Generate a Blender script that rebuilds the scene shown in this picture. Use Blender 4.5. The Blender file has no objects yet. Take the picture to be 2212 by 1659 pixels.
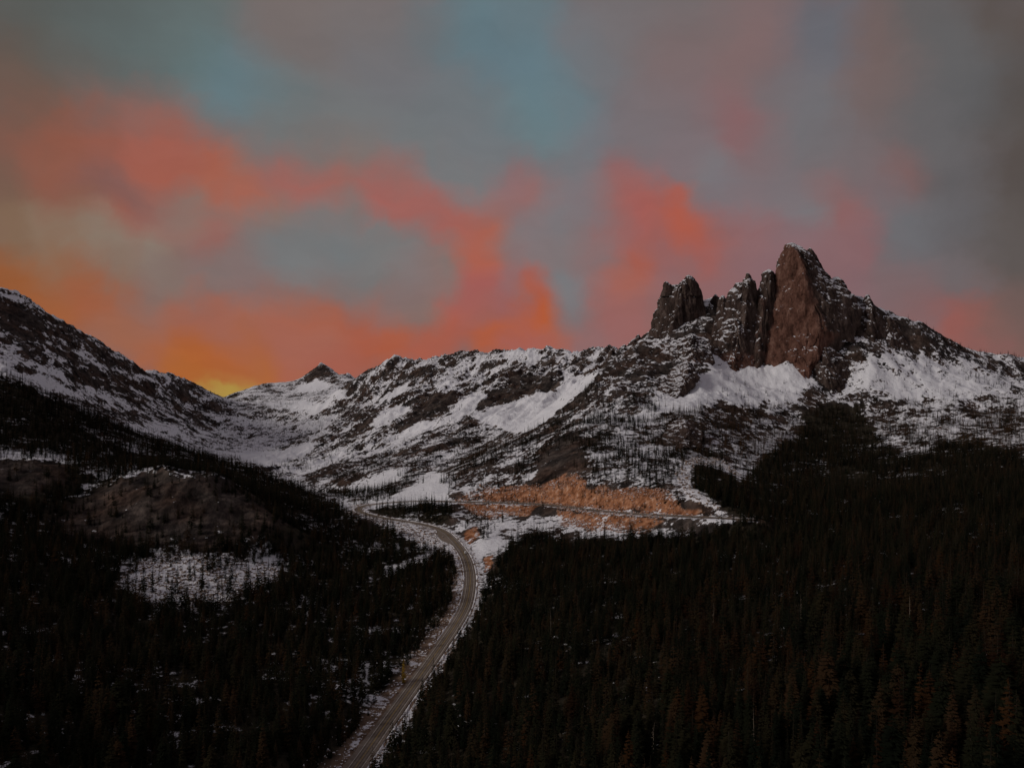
import bpy, math, random
import numpy as np
from mathutils import Vector

scene = bpy.context.scene
rng = np.random.default_rng(7)
random.seed(7)

# ------------------------------------------------------------------ camera
# Reference frame used for all measurements: 2212 x 1659, focal 1609, horizon row 850, lens at the world origin looking along +Y.
FW, FH, F, CX, HY = 2212.0, 1659.0, 1609.0, 1106.0, 850.0
cam_data = bpy.data.cameras.new('camera')
cam = bpy.data.objects.new('camera', cam_data)
scene.collection.objects.link(cam)
cam.location = (0, 0, 0)
cam.rotation_euler = (math.radians(90), 0, 0)
cam_data.sensor_width = 36.0
cam_data.lens = 36.0 * F / FW
cam_data.shift_y = (HY - FH / 2) / FW
cam_data.clip_start = 1.0
cam_data.clip_end = 30000.0
scene.camera = cam

# ------------------------------------------------------------------ sky
SUN_AZ, SUN_EL = -112.0, 24.0          # degrees right of the view direction / above the horizon
world = bpy.data.worlds.new('World')
world.use_nodes = True
wn = world.node_tree.nodes
wl = world.node_tree.links
wn.clear()

def srgb(r, g, b):
    def c(v):
        v /= 255.0
        return v / 12.92 if v <= 0.04045 else ((v + 0.055) / 1.055) ** 2.4
    return (c(r), c(g), c(b))

# cloud colours seen in given directions (frame position, colour, width in frame pixels)
SKY = [
 (40, 20, (84, 89, 86), 130), (200, 40, (90, 97, 96), 120), (302, 95, (94, 106, 106), 100), (400, 60, (97, 108, 108), 90), (420, 140, (97, 116, 118), 70), (493, 175, (98, 121, 129), 70), (560, 180, (100, 119, 124), 60),
 (605, 210, (107, 115, 117), 70), (636, 48, (116, 107, 105), 90), (760, 60, (114, 108, 108), 90), (820, 160, (112, 113, 117), 80), (930, 50, (106, 112, 116), 50), (1000, 60, (97, 119, 127), 55), (1060, 120, (98, 119, 128), 55),
 (1148, 126, (98, 120, 129), 60), (1130, 30, (100, 117, 124), 60), (1173, 235, (99, 123, 131), 55), (1220, 200, (103, 119, 126), 45), (1100, 240, (102, 120, 126), 45), (1030, 200, (107, 114, 118), 45), (960, 220, (110, 115, 119), 60),
 (1165, 290, (103, 123, 128), 45), (1249, 290, (113, 116, 122), 55), (1280, 120, (110, 113, 118), 60), (1350, 60, (114, 109, 111), 80), (1450, 126, (122, 104, 104), 80), (1601, 100, (126, 103, 103), 80), (1500, 30, (112, 105, 106), 80),
 (1576, 262, (134, 99, 101), 55), (1480, 230, (122, 108, 111), 60), (1400, 240, (118, 111, 115), 70), (1680, 200, (114, 106, 109), 60), (1752, 90, (103, 104, 111), 80), (1752, 252, (110, 109, 113), 70), (1640, 330, (122, 106, 109), 50),
 (1904, 110, (114, 97, 95), 60), (1890, 200, (113, 98, 97), 60), (2010, 100, (96, 95, 96), 80), (2080, 190, (92, 92, 94), 90), (2200, 40, (87, 78, 73), 90), (2240, 200, (84, 78, 75), 100), (1990, 270, (100, 98, 100), 70),
 (0, 160, (108, 86, 75), 70), (90, 140, (98, 92, 86), 70), (180, 170, (100, 97, 93), 60), (60, 235, (114, 87, 76), 55), (200, 215, (124, 94, 87), 45), (300, 215, (128, 95, 88), 40), (370, 240, (140, 95, 86), 32), (445, 265, (116, 108, 106), 40),
 (40, 300, (124, 86, 74), 55), (127, 290, (140, 86, 70), 60), (220, 290, (146, 89, 75), 50), (310, 290, (156, 93, 80), 45), (380, 290, (158, 93, 80), 36), (420, 330, (158, 94, 80), 36), (334, 350, (160, 93, 78), 45), (440, 370, (163, 96, 78), 42),
 (525, 430, (166, 97, 79), 42), (500, 390, (160, 98, 82), 36), (540, 340, (120, 110, 108), 45), (600, 380, (155, 98, 90), 40), (668, 398, (159, 98, 90), 42), (740, 390, (154, 100, 92), 42), (660, 330, (120, 111, 108), 45), (600, 290, (112, 114, 114), 55),
 (768, 330, (122, 111, 107), 50), (760, 250, (112, 116, 117), 60), (863, 365, (142, 105, 100), 38), (895, 290, (112, 117, 119), 60), (990, 370, (116, 117, 119), 55), (1050, 300, (112, 117, 121), 55), (830, 410, (158, 98, 92), 38), (863, 445, (160, 98, 91), 38),
 (930, 455, (158, 99, 93), 36), (990, 490, (163, 97, 88), 38), (1048, 505, (168, 97, 80), 36), (1045, 569, (170, 96, 79), 34), (1041, 623, (160, 94, 90), 36), (1060, 450, (140, 106, 104), 36), (1102, 394, (136, 105, 106), 40), (1140, 425, (142, 103, 101), 40),
 (1090, 540, (134, 110, 108), 28), (1100, 600, (142, 104, 104), 28), (1149, 505, (128, 116, 118), 42), (1213, 340, (116, 115, 119), 55), (1213, 470, (122, 116, 119), 45), (1226, 560, (126, 114, 115), 42), (1223, 610, (117, 121, 125), 28), (1245, 655, (123, 115, 117), 32),
 (1245, 420, (124, 112, 116), 42), (1309, 410, (140, 105, 104), 38), (1330, 380, (140, 102, 103), 34), (1372, 420, (158, 96, 91), 36), (1388, 467, (166, 94, 88), 36), (1430, 460, (162, 94, 86), 34), (1324, 489, (146, 102, 100), 36), (1372, 520, (150, 98, 95), 32),
 (1478, 470, (174, 91, 74), 32), (1495, 505, (172, 91, 74), 32), (1530, 545, (160, 92, 84), 32), (1440, 540, (148, 97, 95), 32), (1385, 565, (164, 92, 78), 36), (1345, 616, (158, 95, 83), 34), (1300, 560, (134, 108, 108), 34), (1300, 640, (146, 101, 98), 36),
 (1440, 600, (140, 101, 101), 36), (1340, 700, (150, 100, 97), 45), (1280, 740, (140, 103, 102), 40), (1440, 380, (124, 110, 114), 40), (1526, 353, (120, 115, 119), 42), (1480, 310, (122, 110, 114), 45), (1576, 413, (118, 113, 118), 42), (1560, 480, (142, 98, 97), 34),
 (1627, 494, (138, 101, 103), 42), (1640, 420, (122, 110, 114), 42), (1700, 400, (118, 109, 113), 50), (1747, 469, (117, 116, 120), 34), (1700, 520, (128, 104, 108), 42), (1818, 484, (136, 98, 98), 40), (1790, 420, (128, 101, 102), 42), (1803, 554, (132, 100, 103), 45),
 (1780, 330, (112, 107, 110), 55), (1860, 330, (112, 102, 104), 50), (1954, 370, (122, 94, 93), 46), (1900, 420, (118, 104, 107), 45), (1870, 540, (132, 98, 101), 40), (1979, 489, (106, 106, 110), 60), (2060, 370, (98, 95, 97), 60), (2080, 470, (98, 96, 99), 60),
 (1954, 605, (120, 100, 102), 60), (1860, 620, (128, 100, 104), 55), (1780, 640, (134, 102, 106), 55), (1680, 600, (134, 102, 106), 60), (1576, 580, (138, 100, 101), 55), (2060, 590, (108, 100, 102), 55), (2070, 695, (146, 88, 81), 36), (2010, 670, (128, 94, 94), 36),
 (2130, 690, (128, 90, 84), 36), (2181, 660, (110, 90, 86), 50), (2181, 500, (92, 86, 84), 80), (2240, 400, (84, 77, 74), 90), (2230, 720, (112, 88, 82), 50), (2140, 750, (130, 90, 86), 40), (1990, 690, (130, 98, 98), 40),
 (197, 385, (130, 90, 83), 42), (110, 390, (140, 89, 74), 45), (30, 390, (118, 90, 78), 50), (270, 420, (132, 93, 87), 40), (239, 471, (148, 92, 79), 32), (290, 490, (146, 96, 86), 32), (382, 452, (134, 110, 102), 36), (340, 430, (140, 98, 90), 32), (150, 450, (136, 93, 78), 36),
 (32, 477, (126, 101, 82), 45), (100, 500, (132, 111, 94), 40), (191, 505, (134, 118, 104), 40), (260, 525, (136, 121, 108), 34), (325, 535, (138, 124, 112), 28), (398, 500, (140, 106, 97), 36), (453, 529, (148, 98, 90), 30), (420, 560, (132, 108, 104), 34),
 (500, 470, (138, 108, 101), 34), (560, 490, (128, 112, 108), 36), (610, 460, (132, 112, 105), 32), (668, 509, (115, 117, 118), 40), (736, 515, (114, 119, 121), 45), (690, 470, (122, 114, 112), 36), (760, 460, (124, 112, 109), 34), (831, 521, (118, 118, 118), 42),
 (600, 550, (116, 117, 118), 40), (655, 570, (118, 120, 121), 36), (900, 570, (126, 114, 113), 40), (960, 560, (132, 111, 106), 34), (800, 580, (118, 117, 117), 45), (530, 580, (126, 110, 108), 45), (720, 620, (124, 111, 109), 45), (959, 620, (134, 110, 106), 36),
 (860, 630, (130, 109, 106), 36), (799, 655, (146, 103, 94), 32), (640, 640, (136, 106, 100), 38), (554, 630, (130, 107, 104), 45), (450, 610, (124, 109, 106), 50), (340, 590, (128, 110, 103), 45), (240, 580, (130, 107, 94), 42), (100, 560, (138, 104, 82), 42),
 (0, 590, (146, 88, 52), 45), (50, 630, (152, 91, 54), 42), (120, 610, (152, 94, 66), 36), (176, 640, (156, 92, 64), 42), (250, 650, (152, 93, 70), 38), (302, 640, (130, 105, 98), 34), (252, 710, (154, 100, 78), 42), (330, 700, (150, 101, 86), 40), (403, 665, (157, 98, 80), 38),
 (90, 690, (158, 94, 58), 50), (340, 760, (162, 97, 68), 42), (428, 756, (166, 94, 56), 38), (453, 790, (169, 94, 50), 34), (400, 800, (170, 98, 48), 34), (504, 705, (158, 99, 82), 40), (470, 680, (158, 97, 80), 34), (550, 760, (164, 96, 66), 40), (560, 700, (158, 98, 80), 36),
 (620, 690, (160, 96, 78), 34), (680, 670, (166, 92, 68), 36), (740, 696, (163, 91, 71), 36), (700, 730, (158, 98, 82), 32), (781, 735, (164, 90, 69), 36), (640, 760, (160, 98, 82), 36), (720, 780, (162, 94, 78), 36), (847, 735, (170, 91, 66), 36), (830, 690, (142, 104, 98), 28),
 (879, 690, (124, 110, 106), 26), (920, 690, (134, 106, 100), 26), (930, 740, (166, 92, 74), 34), (990, 700, (166, 92, 75), 34), (1000, 660, (160, 94, 88), 30), (1080, 725, (174, 91, 62), 32), (1050, 690, (152, 97, 92), 28), (1100, 680, (156, 96, 90), 26), (1156, 616, (162, 94, 83), 26),
 (1156, 685, (180, 90, 50), 30), (1156, 650, (174, 90, 62), 26), (1190, 720, (160, 95, 80), 30), (1210, 680, (132, 108, 108), 28), (1150, 750, (162, 94, 84), 34), (440, 854, (170, 138, 66), 14), (490, 853, (168, 134, 66), 14), (540, 842, (170, 124, 64), 14), (470, 826, (170, 104, 54), 15), (400, 830, (168, 98, 50), 20), (530, 815, (166, 98, 58), 22), (560, 815, (170, 100, 58), 22), (620, 815, (166, 97, 74), 26),
]

def node(tree, kind, **kw):
    n = tree.nodes.new(kind)
    for k, v in kw.items():
        setattr(n, k, v)
    return n

def sky_field(px, py):
    """cloud colour (linear) at frame positions, blended from the list above"""
    bw = 0.02
    acc = np.zeros(px.shape + (3,)) + bw * np.array(srgb(128, 102, 100)); tot = np.full(px.shape, bw)
    for a, b, col, wid in SKY:
        w = np.exp(-((px - a) ** 2 + (py - b) ** 2) / (wid * 0.98) ** 2)
        acc += w[..., None] * np.array(srgb(*col)); tot += w
    return acc / tot[..., None]

def build_world():
    t = world.node_tree
    out = node(t, 'ShaderNodeOutputWorld')
    bg = node(t, 'ShaderNodeBackground')
    wl.new(bg.outputs[0], out.inputs[0])
    bg.inputs['Strength'].default_value = 1.0
    tc = node(t, 'ShaderNodeTexCoord')
    def mt(op, a, b=None, c=None, clamp=False):
        n = node(t, 'ShaderNodeMath', operation=op, use_clamp=clamp)
        for i, v in enumerate((a, b, c)):
            if v is None: continue
            if isinstance(v, (int, float)): n.inputs[i].default_value = v
            else: wl.new(v, n.inputs[i])
        return n.outputs[0]
    def noise(vec, scale, detail):
        nz = node(t, 'ShaderNodeTexNoise')
        nz.inputs['Scale'].default_value = scale
        nz.inputs['Detail'].default_value = detail
        wl.new(vec, nz.inputs['Vector'])
        return nz
    # drifting edges: bend the direction with noise before looking up the clouds
    nz = noise(tc.outputs['Generated'], 10.0, 6.0)
    nz.inputs['Roughness'].default_value = 0.56
    ma = node(t, 'ShaderNodeVectorMath', operation='MULTIPLY_ADD')
    wl.new(nz.outputs['Color'], ma.inputs[0])
    ma.inputs[1].default_value = (0.09,) * 3
    wl.new(tc.outputs['Generated'], ma.inputs[2])
    sb = node(t, 'ShaderNodeVectorMath', operation='SUBTRACT')
    wl.new(ma.outputs[0], sb.inputs[0])
    sb.inputs[1].default_value = (0.045,) * 3
    sep = node(t, 'ShaderNodeSeparateXYZ')
    wl.new(sb.outputs[0], sep.inputs[0])
    yy = mt('MAXIMUM', sep.outputs['Y'], 0.08)
    v = mt('MULTIPLY_ADD', mt('DIVIDE', sep.outputs['Z'], yy), -F, HY)
    tx = mt('DIVIDE', sep.outputs['X'], yy)
    rows = np.concatenate([[-60], np.arange(10, 300, 48), np.arange(300, 800, 33), [812, 832, 848, 866]])
    fades = []
    for k in range(1, len(rows)):
        mr = node(t, 'ShaderNodeMapRange', interpolation_type='LINEAR')
        mr.inputs['From Min'].default_value = float(rows[k - 1]); mr.inputs['From Max'].default_value = float(rows[k])
        wl.new(v, mr.inputs['Value'])
        fades.append(mr.outputs[0])
    halves = []
    for px0, px1 in ((-120.0, 1140.0), (1072.0, 2332.0)):
        u = mt('MULTIPLY_ADD', tx, F / (px1 - px0), (CX - px0) / (px1 - px0), True)
        stops = np.linspace(0, 1, 32)
        G = sky_field(*np.meshgrid(px0 + (px1 - px0) * stops, rows))
        ramps = []
        for k in range(len(rows)):
            n = node(t, 'ShaderNodeValToRGB')
            n.color_ramp.interpolation = 'CARDINAL'
            e = n.color_ramp.elements
            e[0].position = 0.0; e[0].color = tuple(G[k, 0]) + (1,)
            e[1].position = 1.0; e[1].color = tuple(G[k, 31]) + (1,)
            for j in range(1, 31):
                e.new(float(stops[j])).color = tuple(G[k, j]) + (1,)
            ramps.append((n, u))
        halves.append(ramps)
    for h in (0, 1):
        col = None
        for k, (n, u) in enumerate(halves[h]):
            wl.new(u, n.inputs['Fac'])
            if col is None:
                col = n.outputs['Color']
                continue
            mx = node(t, 'ShaderNodeMix', data_type='RGBA')
            wl.new(fades[k - 1], mx.inputs['Factor']); wl.new(col, mx.inputs['A']); wl.new(n.outputs['Color'], mx.inputs['B'])
            col = mx.outputs['Result']
        halves[h] = col
    lr = node(t, 'ShaderNodeMapRange')
    lr.inputs['From Min'].default_value = -14 / F; lr.inputs['From Max'].default_value = 14 / F
    wl.new(tx, lr.inputs['Value'])
    mx = node(t, 'ShaderNodeMix', data_type='RGBA')
    wl.new(lr.outputs[0], mx.inputs['Factor']); wl.new(halves[0], mx.inputs['A']); wl.new(halves[1], mx.inputs['B'])
    col = mx.outputs['Result']
    # the rest of the dusk sky: the same kind of cloud all round, over the twilight sky
    n3 = noise(sb.outputs[0], 3.2, 3.0)
    cr = node(t, 'ShaderNodeValToRGB')
    cr.color_ramp.elements[0].position = 0.36
    cr.color_ramp.elements[0].color = srgb(102, 112, 122) + (1,)
    cr.color_ramp.elements[1].position = 0.64
    cr.color_ramp.elements[1].color = srgb(128, 107, 107) + (1,)
    wl.new(n3.outputs['Fac'], cr.inputs['Fac'])
    sky = node(t, 'ShaderNodeTexSky', sky_type='NISHITA')
    sky.sun_disc = False
    sky.sun_elevation = math.radians(SUN_EL)
    sky.sun_rotation = math.radians(SUN_AZ)
    sky.altitude = 1700
    skm = node(t, 'ShaderNodeVectorMath', operation='SCALE')
    wl.new(sky.outputs[0], skm.inputs[0])
    skm.inputs['Scale'].default_value = 0.05
    mix = node(t, 'ShaderNodeMix', data_type='RGBA')
    mix.inputs['Factor'].default_value = 0.9
    wl.new(skm.outputs[0], mix.inputs['A']); wl.new(cr.outputs['Color'], mix.inputs['B'])
    # blend at the borders of the clouds seen: by direction sideways and upwards
    side = node(t, 'ShaderNodeMapRange', interpolation_type='SMOOTHSTEP')
    side.inputs['From Min'].default_value = 0.62; side.inputs['From Max'].default_value = 0.80
    wl.new(sep.outputs['Y'], side.inputs['Value'])
    up = node(t, 'ShaderNodeMapRange', interpolation_type='SMOOTHSTEP')
    up.inputs['From Min'].default_value = -420.0; up.inputs['From Max'].default_value = -20.0
    wl.new(v, up.inputs['Value'])
    fac = mt('MULTIPLY', side.outputs[0], up.outputs[0])
    mx = node(t, 'ShaderNodeMix', data_type='RGBA')
    wl.new(fac, mx.inputs['Factor']); wl.new(mix.outputs['Result'], mx.inputs['A']); wl.new(col, mx.inputs['B'])
    # streaks of thin cloud: lighter and darker wisps drifting down to the right
    mp = node(t, 'ShaderNodeMapping')
    mp.inputs['Rotation'].default_value = (0, math.radians(24), 0)
    mp.inputs['Scale'].default_value = (5.5, 5.5, 19.0)
    wl.new(sb.outputs[0], mp.inputs['Vector'])
    n4 = noise(mp.outputs[0], 1.0, 6.0)
    n4.inputs['Roughness'].default_value = 0.6
    wr = node(t, 'ShaderNodeMapRange')
    wr.inputs['From Min'].default_value = 0.25; wr.inputs['From Max'].default_value = 0.75
    wr.inputs['To Min'].default_value = 0.93; wr.inputs['To Max'].default_value = 1.06
    wl.new(n4.outputs['Fac'], wr.inputs['Value'])
    fin = node(t, 'ShaderNodeVectorMath', operation='SCALE')
    wl.new(mx.outputs['Result'], fin.inputs[0]); wl.new(wr.outputs[0], fin.inputs['Scale'])
    wl.new(fin.outputs[0], bg.inputs['Color'])
build_world()
scene.world = world
world.cycles.sampling_method = 'MANUAL'
world.cycles.sample_map_resolution = 128

# ------------------------------------------------------------------ sun: a low veiled light from the left
sun_data = bpy.data.lights.new('sun', 'SUN')
sun_data.energy = 1.35
sun_data.angle = math.radians(14)
sun_data.color = (1.0, 0.94, 0.88)
sun = bpy.data.objects.new('sun', sun_data)
scene.collection.objects.link(sun)
_d = Vector((math.sin(math.radians(SUN_AZ)) * math.cos(math.radians(SUN_EL)),
             math.cos(math.radians(SUN_AZ)) * math.cos(math.radians(SUN_EL)), math.sin(math.radians(SUN_EL))))
sun.rotation_euler = _d.to_track_quat('Z', 'Y').to_euler()

scene.view_settings.view_transform = 'Standard'
scene.view_settings.look = 'None'
scene.view_settings.exposure = 0.0
scene.view_settings.gamma = 1.0
scene.view_settings.use_curve_mapping = False
scene.cycles.max_bounces = 5
scene.cycles.diffuse_bounces = 3
scene.cycles.use_adaptive_sampling = True

# ------------------------------------------------------------------ numeric helpers
def _hash(ix, iy, iz, seed):
    h = (ix.astype(np.uint32) * np.uint32(374761393)) ^ (iy.astype(np.uint32) * np.uint32(668265263)) ^ \
        (iz.astype(np.uint32) * np.uint32(2147483647 - 1013)) ^ np.uint32((seed * 974634777 + 12345) & 0xffffffff)
    h = (h ^ (h >> np.uint32(13))) * np.uint32(1274126177)
    h = (h ^ (h >> np.uint32(16))) * np.uint32(2246822519)
    return h ^ (h >> np.uint32(15))

def perlin2(x, y, seed=0):
    x0 = np.floor(x); y0 = np.floor(y)
    fx = (x - x0).astype(np.float32); fy = (y - y0).astype(np.float32)
    ix = x0.astype(np.int64); iy = y0.astype(np.int64)
    u = fx * fx * fx * (fx * (fx * 6 - 15) + 10); v = fy * fy * fy * (fy * (fy * 6 - 15) + 10)
    z = np.zeros_like(ix)
    def g(a, b):
        an = _hash(ix + a, iy + b, z, seed).astype(np.float32) * np.float32(2 * math.pi / 4294967296.0)
        return np.cos(an) * (fx - a) + np.sin(an) * (fy - b)
    a = g(0, 0); b = g(1, 0); c = g(0, 1); d = g(1, 1)
    ab = a + u * (b - a); cd = c + u * (d - c)
    return (ab + v * (cd - ab)) * 1.5

def perlin3(x, y, z, seed=0):
    x0 = np.floor(x); y0 = np.floor(y); z0 = np.floor(z)
    fx = x - x0; fy = y - y0; fz = z - z0
    ix = x0.astype(np.int64); iy = y0.astype(np.int64); iz = z0.astype(np.int64)
    f = lambda t: t * t * t * (t * (t * 6 - 15) + 10)
    u, v, w = f(fx), f(fy), f(fz)
    def g(a, b, c):
        h = _hash(ix + a, iy + b, iz + c, seed)
        t = h.astype(np.float64) * (2 * math.pi / 4294967296.0)
        k = ((h * np.uint32(2654435761)).astype(np.float64) / 4294967296.0) * 2 - 1
        s = np.sqrt(1 - k * k)
        return np.cos(t) * s * (fx - a) + np.sin(t) * s * (fy - b) + k * (fz - c)
    def lerp(a, b, t): return a + t * (b - a)
    r = lerp(lerp(lerp(g(0,0,0), g(1,0,0), u), lerp(g(0,1,0), g(1,1,0), u), v),
             lerp(lerp(g(0,0,1), g(1,0,1), u), lerp(g(0,1,1), g(1,1,1), u), v), w)
    return r * 1.5

def fbm2(x, y, octaves, seed=0, gain=0.5, ridged=False):
    s = 0.0; a = 1.0; tot = 0.0
    for i in range(octaves):
        n = perlin2(x * 2 ** i + 17.3 * i, y * 2 ** i - 9.1 * i, seed + i)
        if ridged:
            n = 1 - 2 * np.abs(n) * 1.35
        s = s + n * a; tot += a; a *= gain
    return s / tot

def sstep(e0, e1, v):
    t = np.clip((v - e0) / (e1 - e0), 0, 1)
    return t * t * (3 - 2 * t)

def P(px, py, Y):
    return ((px - CX) / F * Y, Y, (HY - py) / F * Y)

# ------------------------------------------------------------------ terrain control points
CTRL = []
def cp(*pts):
    for p in pts:
        CTRL.append(P(*p))
def wp(*pts):
    CTRL.extend(pts)

# highway: (frame x, frame y, height)
ROAD_PTS = [(660, 1790, -194), (700, 1745, -193.5), (766.5, 1659, -192), (819.5, 1583, -191), (865, 1519, -190), (907.5, 1460, -189), (948, 1402, -187.5),
 (977.5, 1360, -186), (1003, 1317.6, -184.5), (1012, 1289.5, -183), (1016.6, 1252.4, -181), (1014.4, 1231, -180), (1009.7, 1212, -179),
 (1002, 1195, -178), (989.5, 1178, -177), (975.7, 1162, -176), (962, 1149.5, -175), (945, 1141, -174), (924, 1135, -173), (892, 1128.4, -172),
 (850, 1122, -170.5), (814, 1116, -169), (788, 1109, -167.5), (775, 1103.5, -166.5), (774, 1098, -166), (784, 1093, -165.5), (807.5, 1089, -165),
 (839, 1086, -164), (871, 1083.5, -163), (924, 1082, -161), (977, 1083, -159), (1030, 1084.5, -157), (1094, 1085.6, -155), (1147, 1087.5, -152.5),
 (1200, 1092, -150), (1250, 1098, -147), (1303, 1104, -144), (1356, 1108.5, -141), (1420, 1112.5, -137.5), (1505, 1116, -133), (1536, 1117.5, -131),
 (1600, 1121, -128), (1625, 1122.5, -127)]
def _road_line():
    p = np.array([((a - CX) / F * Y, Y, z) for a, b, z in ROAD_PTS for Y in [-z * F / (b - HY)]])
    # Catmull-Rom, then even spacing
    q = np.vstack([2 * p[0] - p[1], p, 2 * p[-1] - p[-2]])
    out = []
    for i in range(1, len(q) - 2):
        a, b, c, d = q[i - 1], q[i], q[i + 1], q[i + 2]
        for t in np.linspace(0, 1, 24, endpoint=False):
            out.append(0.5 * (2 * b + (c - a) * t + (2 * a - 5 * b + 4 * c - d) * t * t + (3 * b - a - 3 * c + d) * t ** 3))
    out = np.array(out + [p[-1]])
    for _ in range(3):
        k = np.ones(31) / 31
        pad = np.vstack([np.repeat(out[:1], 15, 0), out, np.repeat(out[-1:], 15, 0)])
        sm = np.stack([np.convolve(pad[:, j], k, 'valid') for j in range(3)], 1)
        w = 0.45
        out = out * (1 - w) + sm * w
    s = np.concatenate([[0], np.cumsum(np.linalg.norm(np.diff(out, axis=0), axis=1))])
    n = int(s[-1] / 3.0)
    t = np.linspace(0, s[-1], n)
    return np.stack([np.interp(t, s, out[:, j]) for j in range(3)], 1)
ROAD = _road_line()
for r in ROAD[::9]:
    CTRL.append(tuple(r))

# ground under the forest on the right
cp((2300, 1659, 215), (2212, 1659, 230), (2212, 1400, 340), (2212, 1200, 500), (2212, 1060, 800), (2212, 965, 1150), (2212, 900, 1450), (2212, 845, 1680))
cp((2000, 1659, 240), (2000, 1400, 365), (2000, 1220, 520), (2000, 1100, 760), (2000, 1010, 1080), (2000, 930, 1380), (2000, 868, 1580), (2000, 820, 1680))
cp((1800, 1659, 255), (1800, 1400, 390), (1800, 1250, 540), (1800, 1150, 730), (1800, 1055, 1050), (1800, 965, 1380), (1800, 895, 1560), (1800, 842, 1660))
cp((1650, 1659, 268), (1650, 1400, 410), (1650, 1250, 570), (1650, 1160, 740), (1650, 1100, 860), (1650, 1030, 1090), (1650, 950, 1350), (1650, 870, 1560), (1650, 805, 1690))
cp((1500, 1659, 285), (1500, 1400, 430), (1500, 1250, 600), (1500, 1165, 755), (1500, 1085, 830), (1500, 1060, 870), (1500, 1000, 1040), (1500, 925, 1290), (1500, 860, 1480), (1520, 800, 1630))
cp((1370, 1659, 300), (1370, 1400, 455), (1370, 1250, 635), (1370, 1165, 795), (1370, 1075, 900), (1370, 1050, 945), (1370, 980, 1120), (1370, 910, 1330), (1390, 850, 1510), (1400, 800, 1640))
cp((1250, 1659, 320), (1250, 1400, 480), (1250, 1250, 670), (1250, 1165, 835), (1250, 1125, 905), (1250, 1062, 978), (1250, 1035, 1010), (1250, 980, 1120), (1250, 920, 1280), (1290, 850, 1530), (1330, 790, 1700))
cp((1120, 1659, 340), (1120, 1400, 510), (1120, 1250, 710), (1120, 1160, 880), (1120, 1110, 985), (1120, 1062, 1085), (1130, 1035, 1130), (1150, 990, 1230), (1190, 940, 1380))
cp((1000, 1659, 355), (1030, 1400, 540), (1070, 1300, 640), (1075, 1220, 760), (1060, 1160, 880), (1030, 1120, 985), (1020, 1060, 1130))
# spur that runs down to the hairpin, and the gully behind it
cp((1387, 738, 1860), (1340, 765, 1790), (1290, 815, 1690), (1245, 864, 1600), (1192, 911, 1500), (1139, 940, 1430), (1097, 959, 1380), (1046, 987, 1310), (991, 1019, 1240), (945, 1048, 1185))
cp((1310, 790, 2250), (1270, 830, 2120), (1225, 872, 2000), (1175, 905, 1880), (1120, 935, 1780), (1060, 965, 1660), (1000, 1000, 1530), (940, 1030, 1400), (880, 1055, 1290), (820, 1070, 1220))
# crest of the rock group
cp((1400, 722, 1870), (1440, 700, 1880), (1490, 675, 1875), (1530, 650, 1870), (1545, 648, 1870), (1560, 650, 1872), (1620, 660, 1880), (1700, 650, 1880),
   (1780, 640, 1850), (1853, 644, 1820), (1880, 655, 1810), (1910, 684, 1805), (1961, 697, 1820), (1995, 703, 1830), (2010, 716, 1835), (2037, 732, 1840),
   (2082, 753, 1850), (2146, 768, 1870), (2212, 780, 1890), (2320, 800, 1930), (2450, 830, 1980))
cp((1540, 700, 1790), (1500, 740, 1745), (1460, 770, 1700), (1585, 796, 1690), (1590, 740, 1850), (1640, 740, 1850), (1690, 740, 1860), (1625, 790, 1690), (1690, 800, 1690), (1740, 790, 1690), (1800, 740, 1745), (1840, 700, 1780),
   (1850, 775, 1700), (1910, 760, 1735), (1930, 725, 1780), (1980, 775, 1740), (2000, 745, 1790), (2060, 790, 1760), (2120, 800, 1790), (2212, 820, 1790))
# behind the crest: falls away
for px in (1380, 1450, 1540, 1640, 1740, 1850, 1960, 2080, 2212, 2400):
    x, y, z = P(px, 720, 2080); wp((x, y, 60.0))
    x, y, z = P(px, 720, 2600); wp((x, y, -40.0))
# long ridge beyond the gully
RIDGE = [(1330, 757, 2400), (1301, 758, 2450), (1285, 760, 2480), (1266, 767, 2500), (1245, 768, 2520), (1224, 765, 2540), (1207, 765, 2560), (1194, 755, 2580), (1186, 750, 2590), (1169, 756, 2610),
 (1152, 755, 2630), (1133, 755, 2650), (1118, 760, 2670), (1065, 762, 2730), (1023, 765, 2780), (991, 767, 2820), (974, 776, 2830), (957, 771, 2850), (940, 774, 2870),
 (917, 783, 2890), (895, 778, 2900), (880, 783, 2910), (871, 781, 2920), (852, 770, 2940), (837, 778, 2960), (822, 793, 2990), (803, 806, 3030), (786, 818, 3080)]
cp(*RIDGE)
for px, py, Y in RIDGE[::3]:
    x, y, z = P(px, py, Y)
    wp((x + 60, y + 170, z - 110), (x + 150, y + 480, z - 230))
cp((1240, 805, 2400), (1170, 800, 2440), (1100, 800, 2520), (1030, 800, 2600), (960, 805, 2680), (890, 812, 2750), (840, 822, 2820), (790, 850, 2830))
cp((1160, 850, 2180), (1060, 850, 2270), (980, 850, 2390), (900, 860, 2480), (840, 870, 2560), (780, 890, 2560), (730, 900, 2750))
cp((1080, 905, 1960), (1000, 905, 2050), (930, 905, 2170), (870, 920, 2200), (800, 935, 2260), (740, 945, 2350), (680, 940, 2600))
cp((960, 965, 1750), (890, 970, 1830), (820, 985, 1880), (750, 990, 1970), (690, 985, 2150), (640, 995, 2150))
cp((870, 1015, 1530), (800, 1025, 1560), (740, 1040, 1560), (690, 1035, 1720), (640, 1030, 1850), (580, 1010, 2100))
cp((760, 1065, 1330), (700, 1075, 1400))
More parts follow.
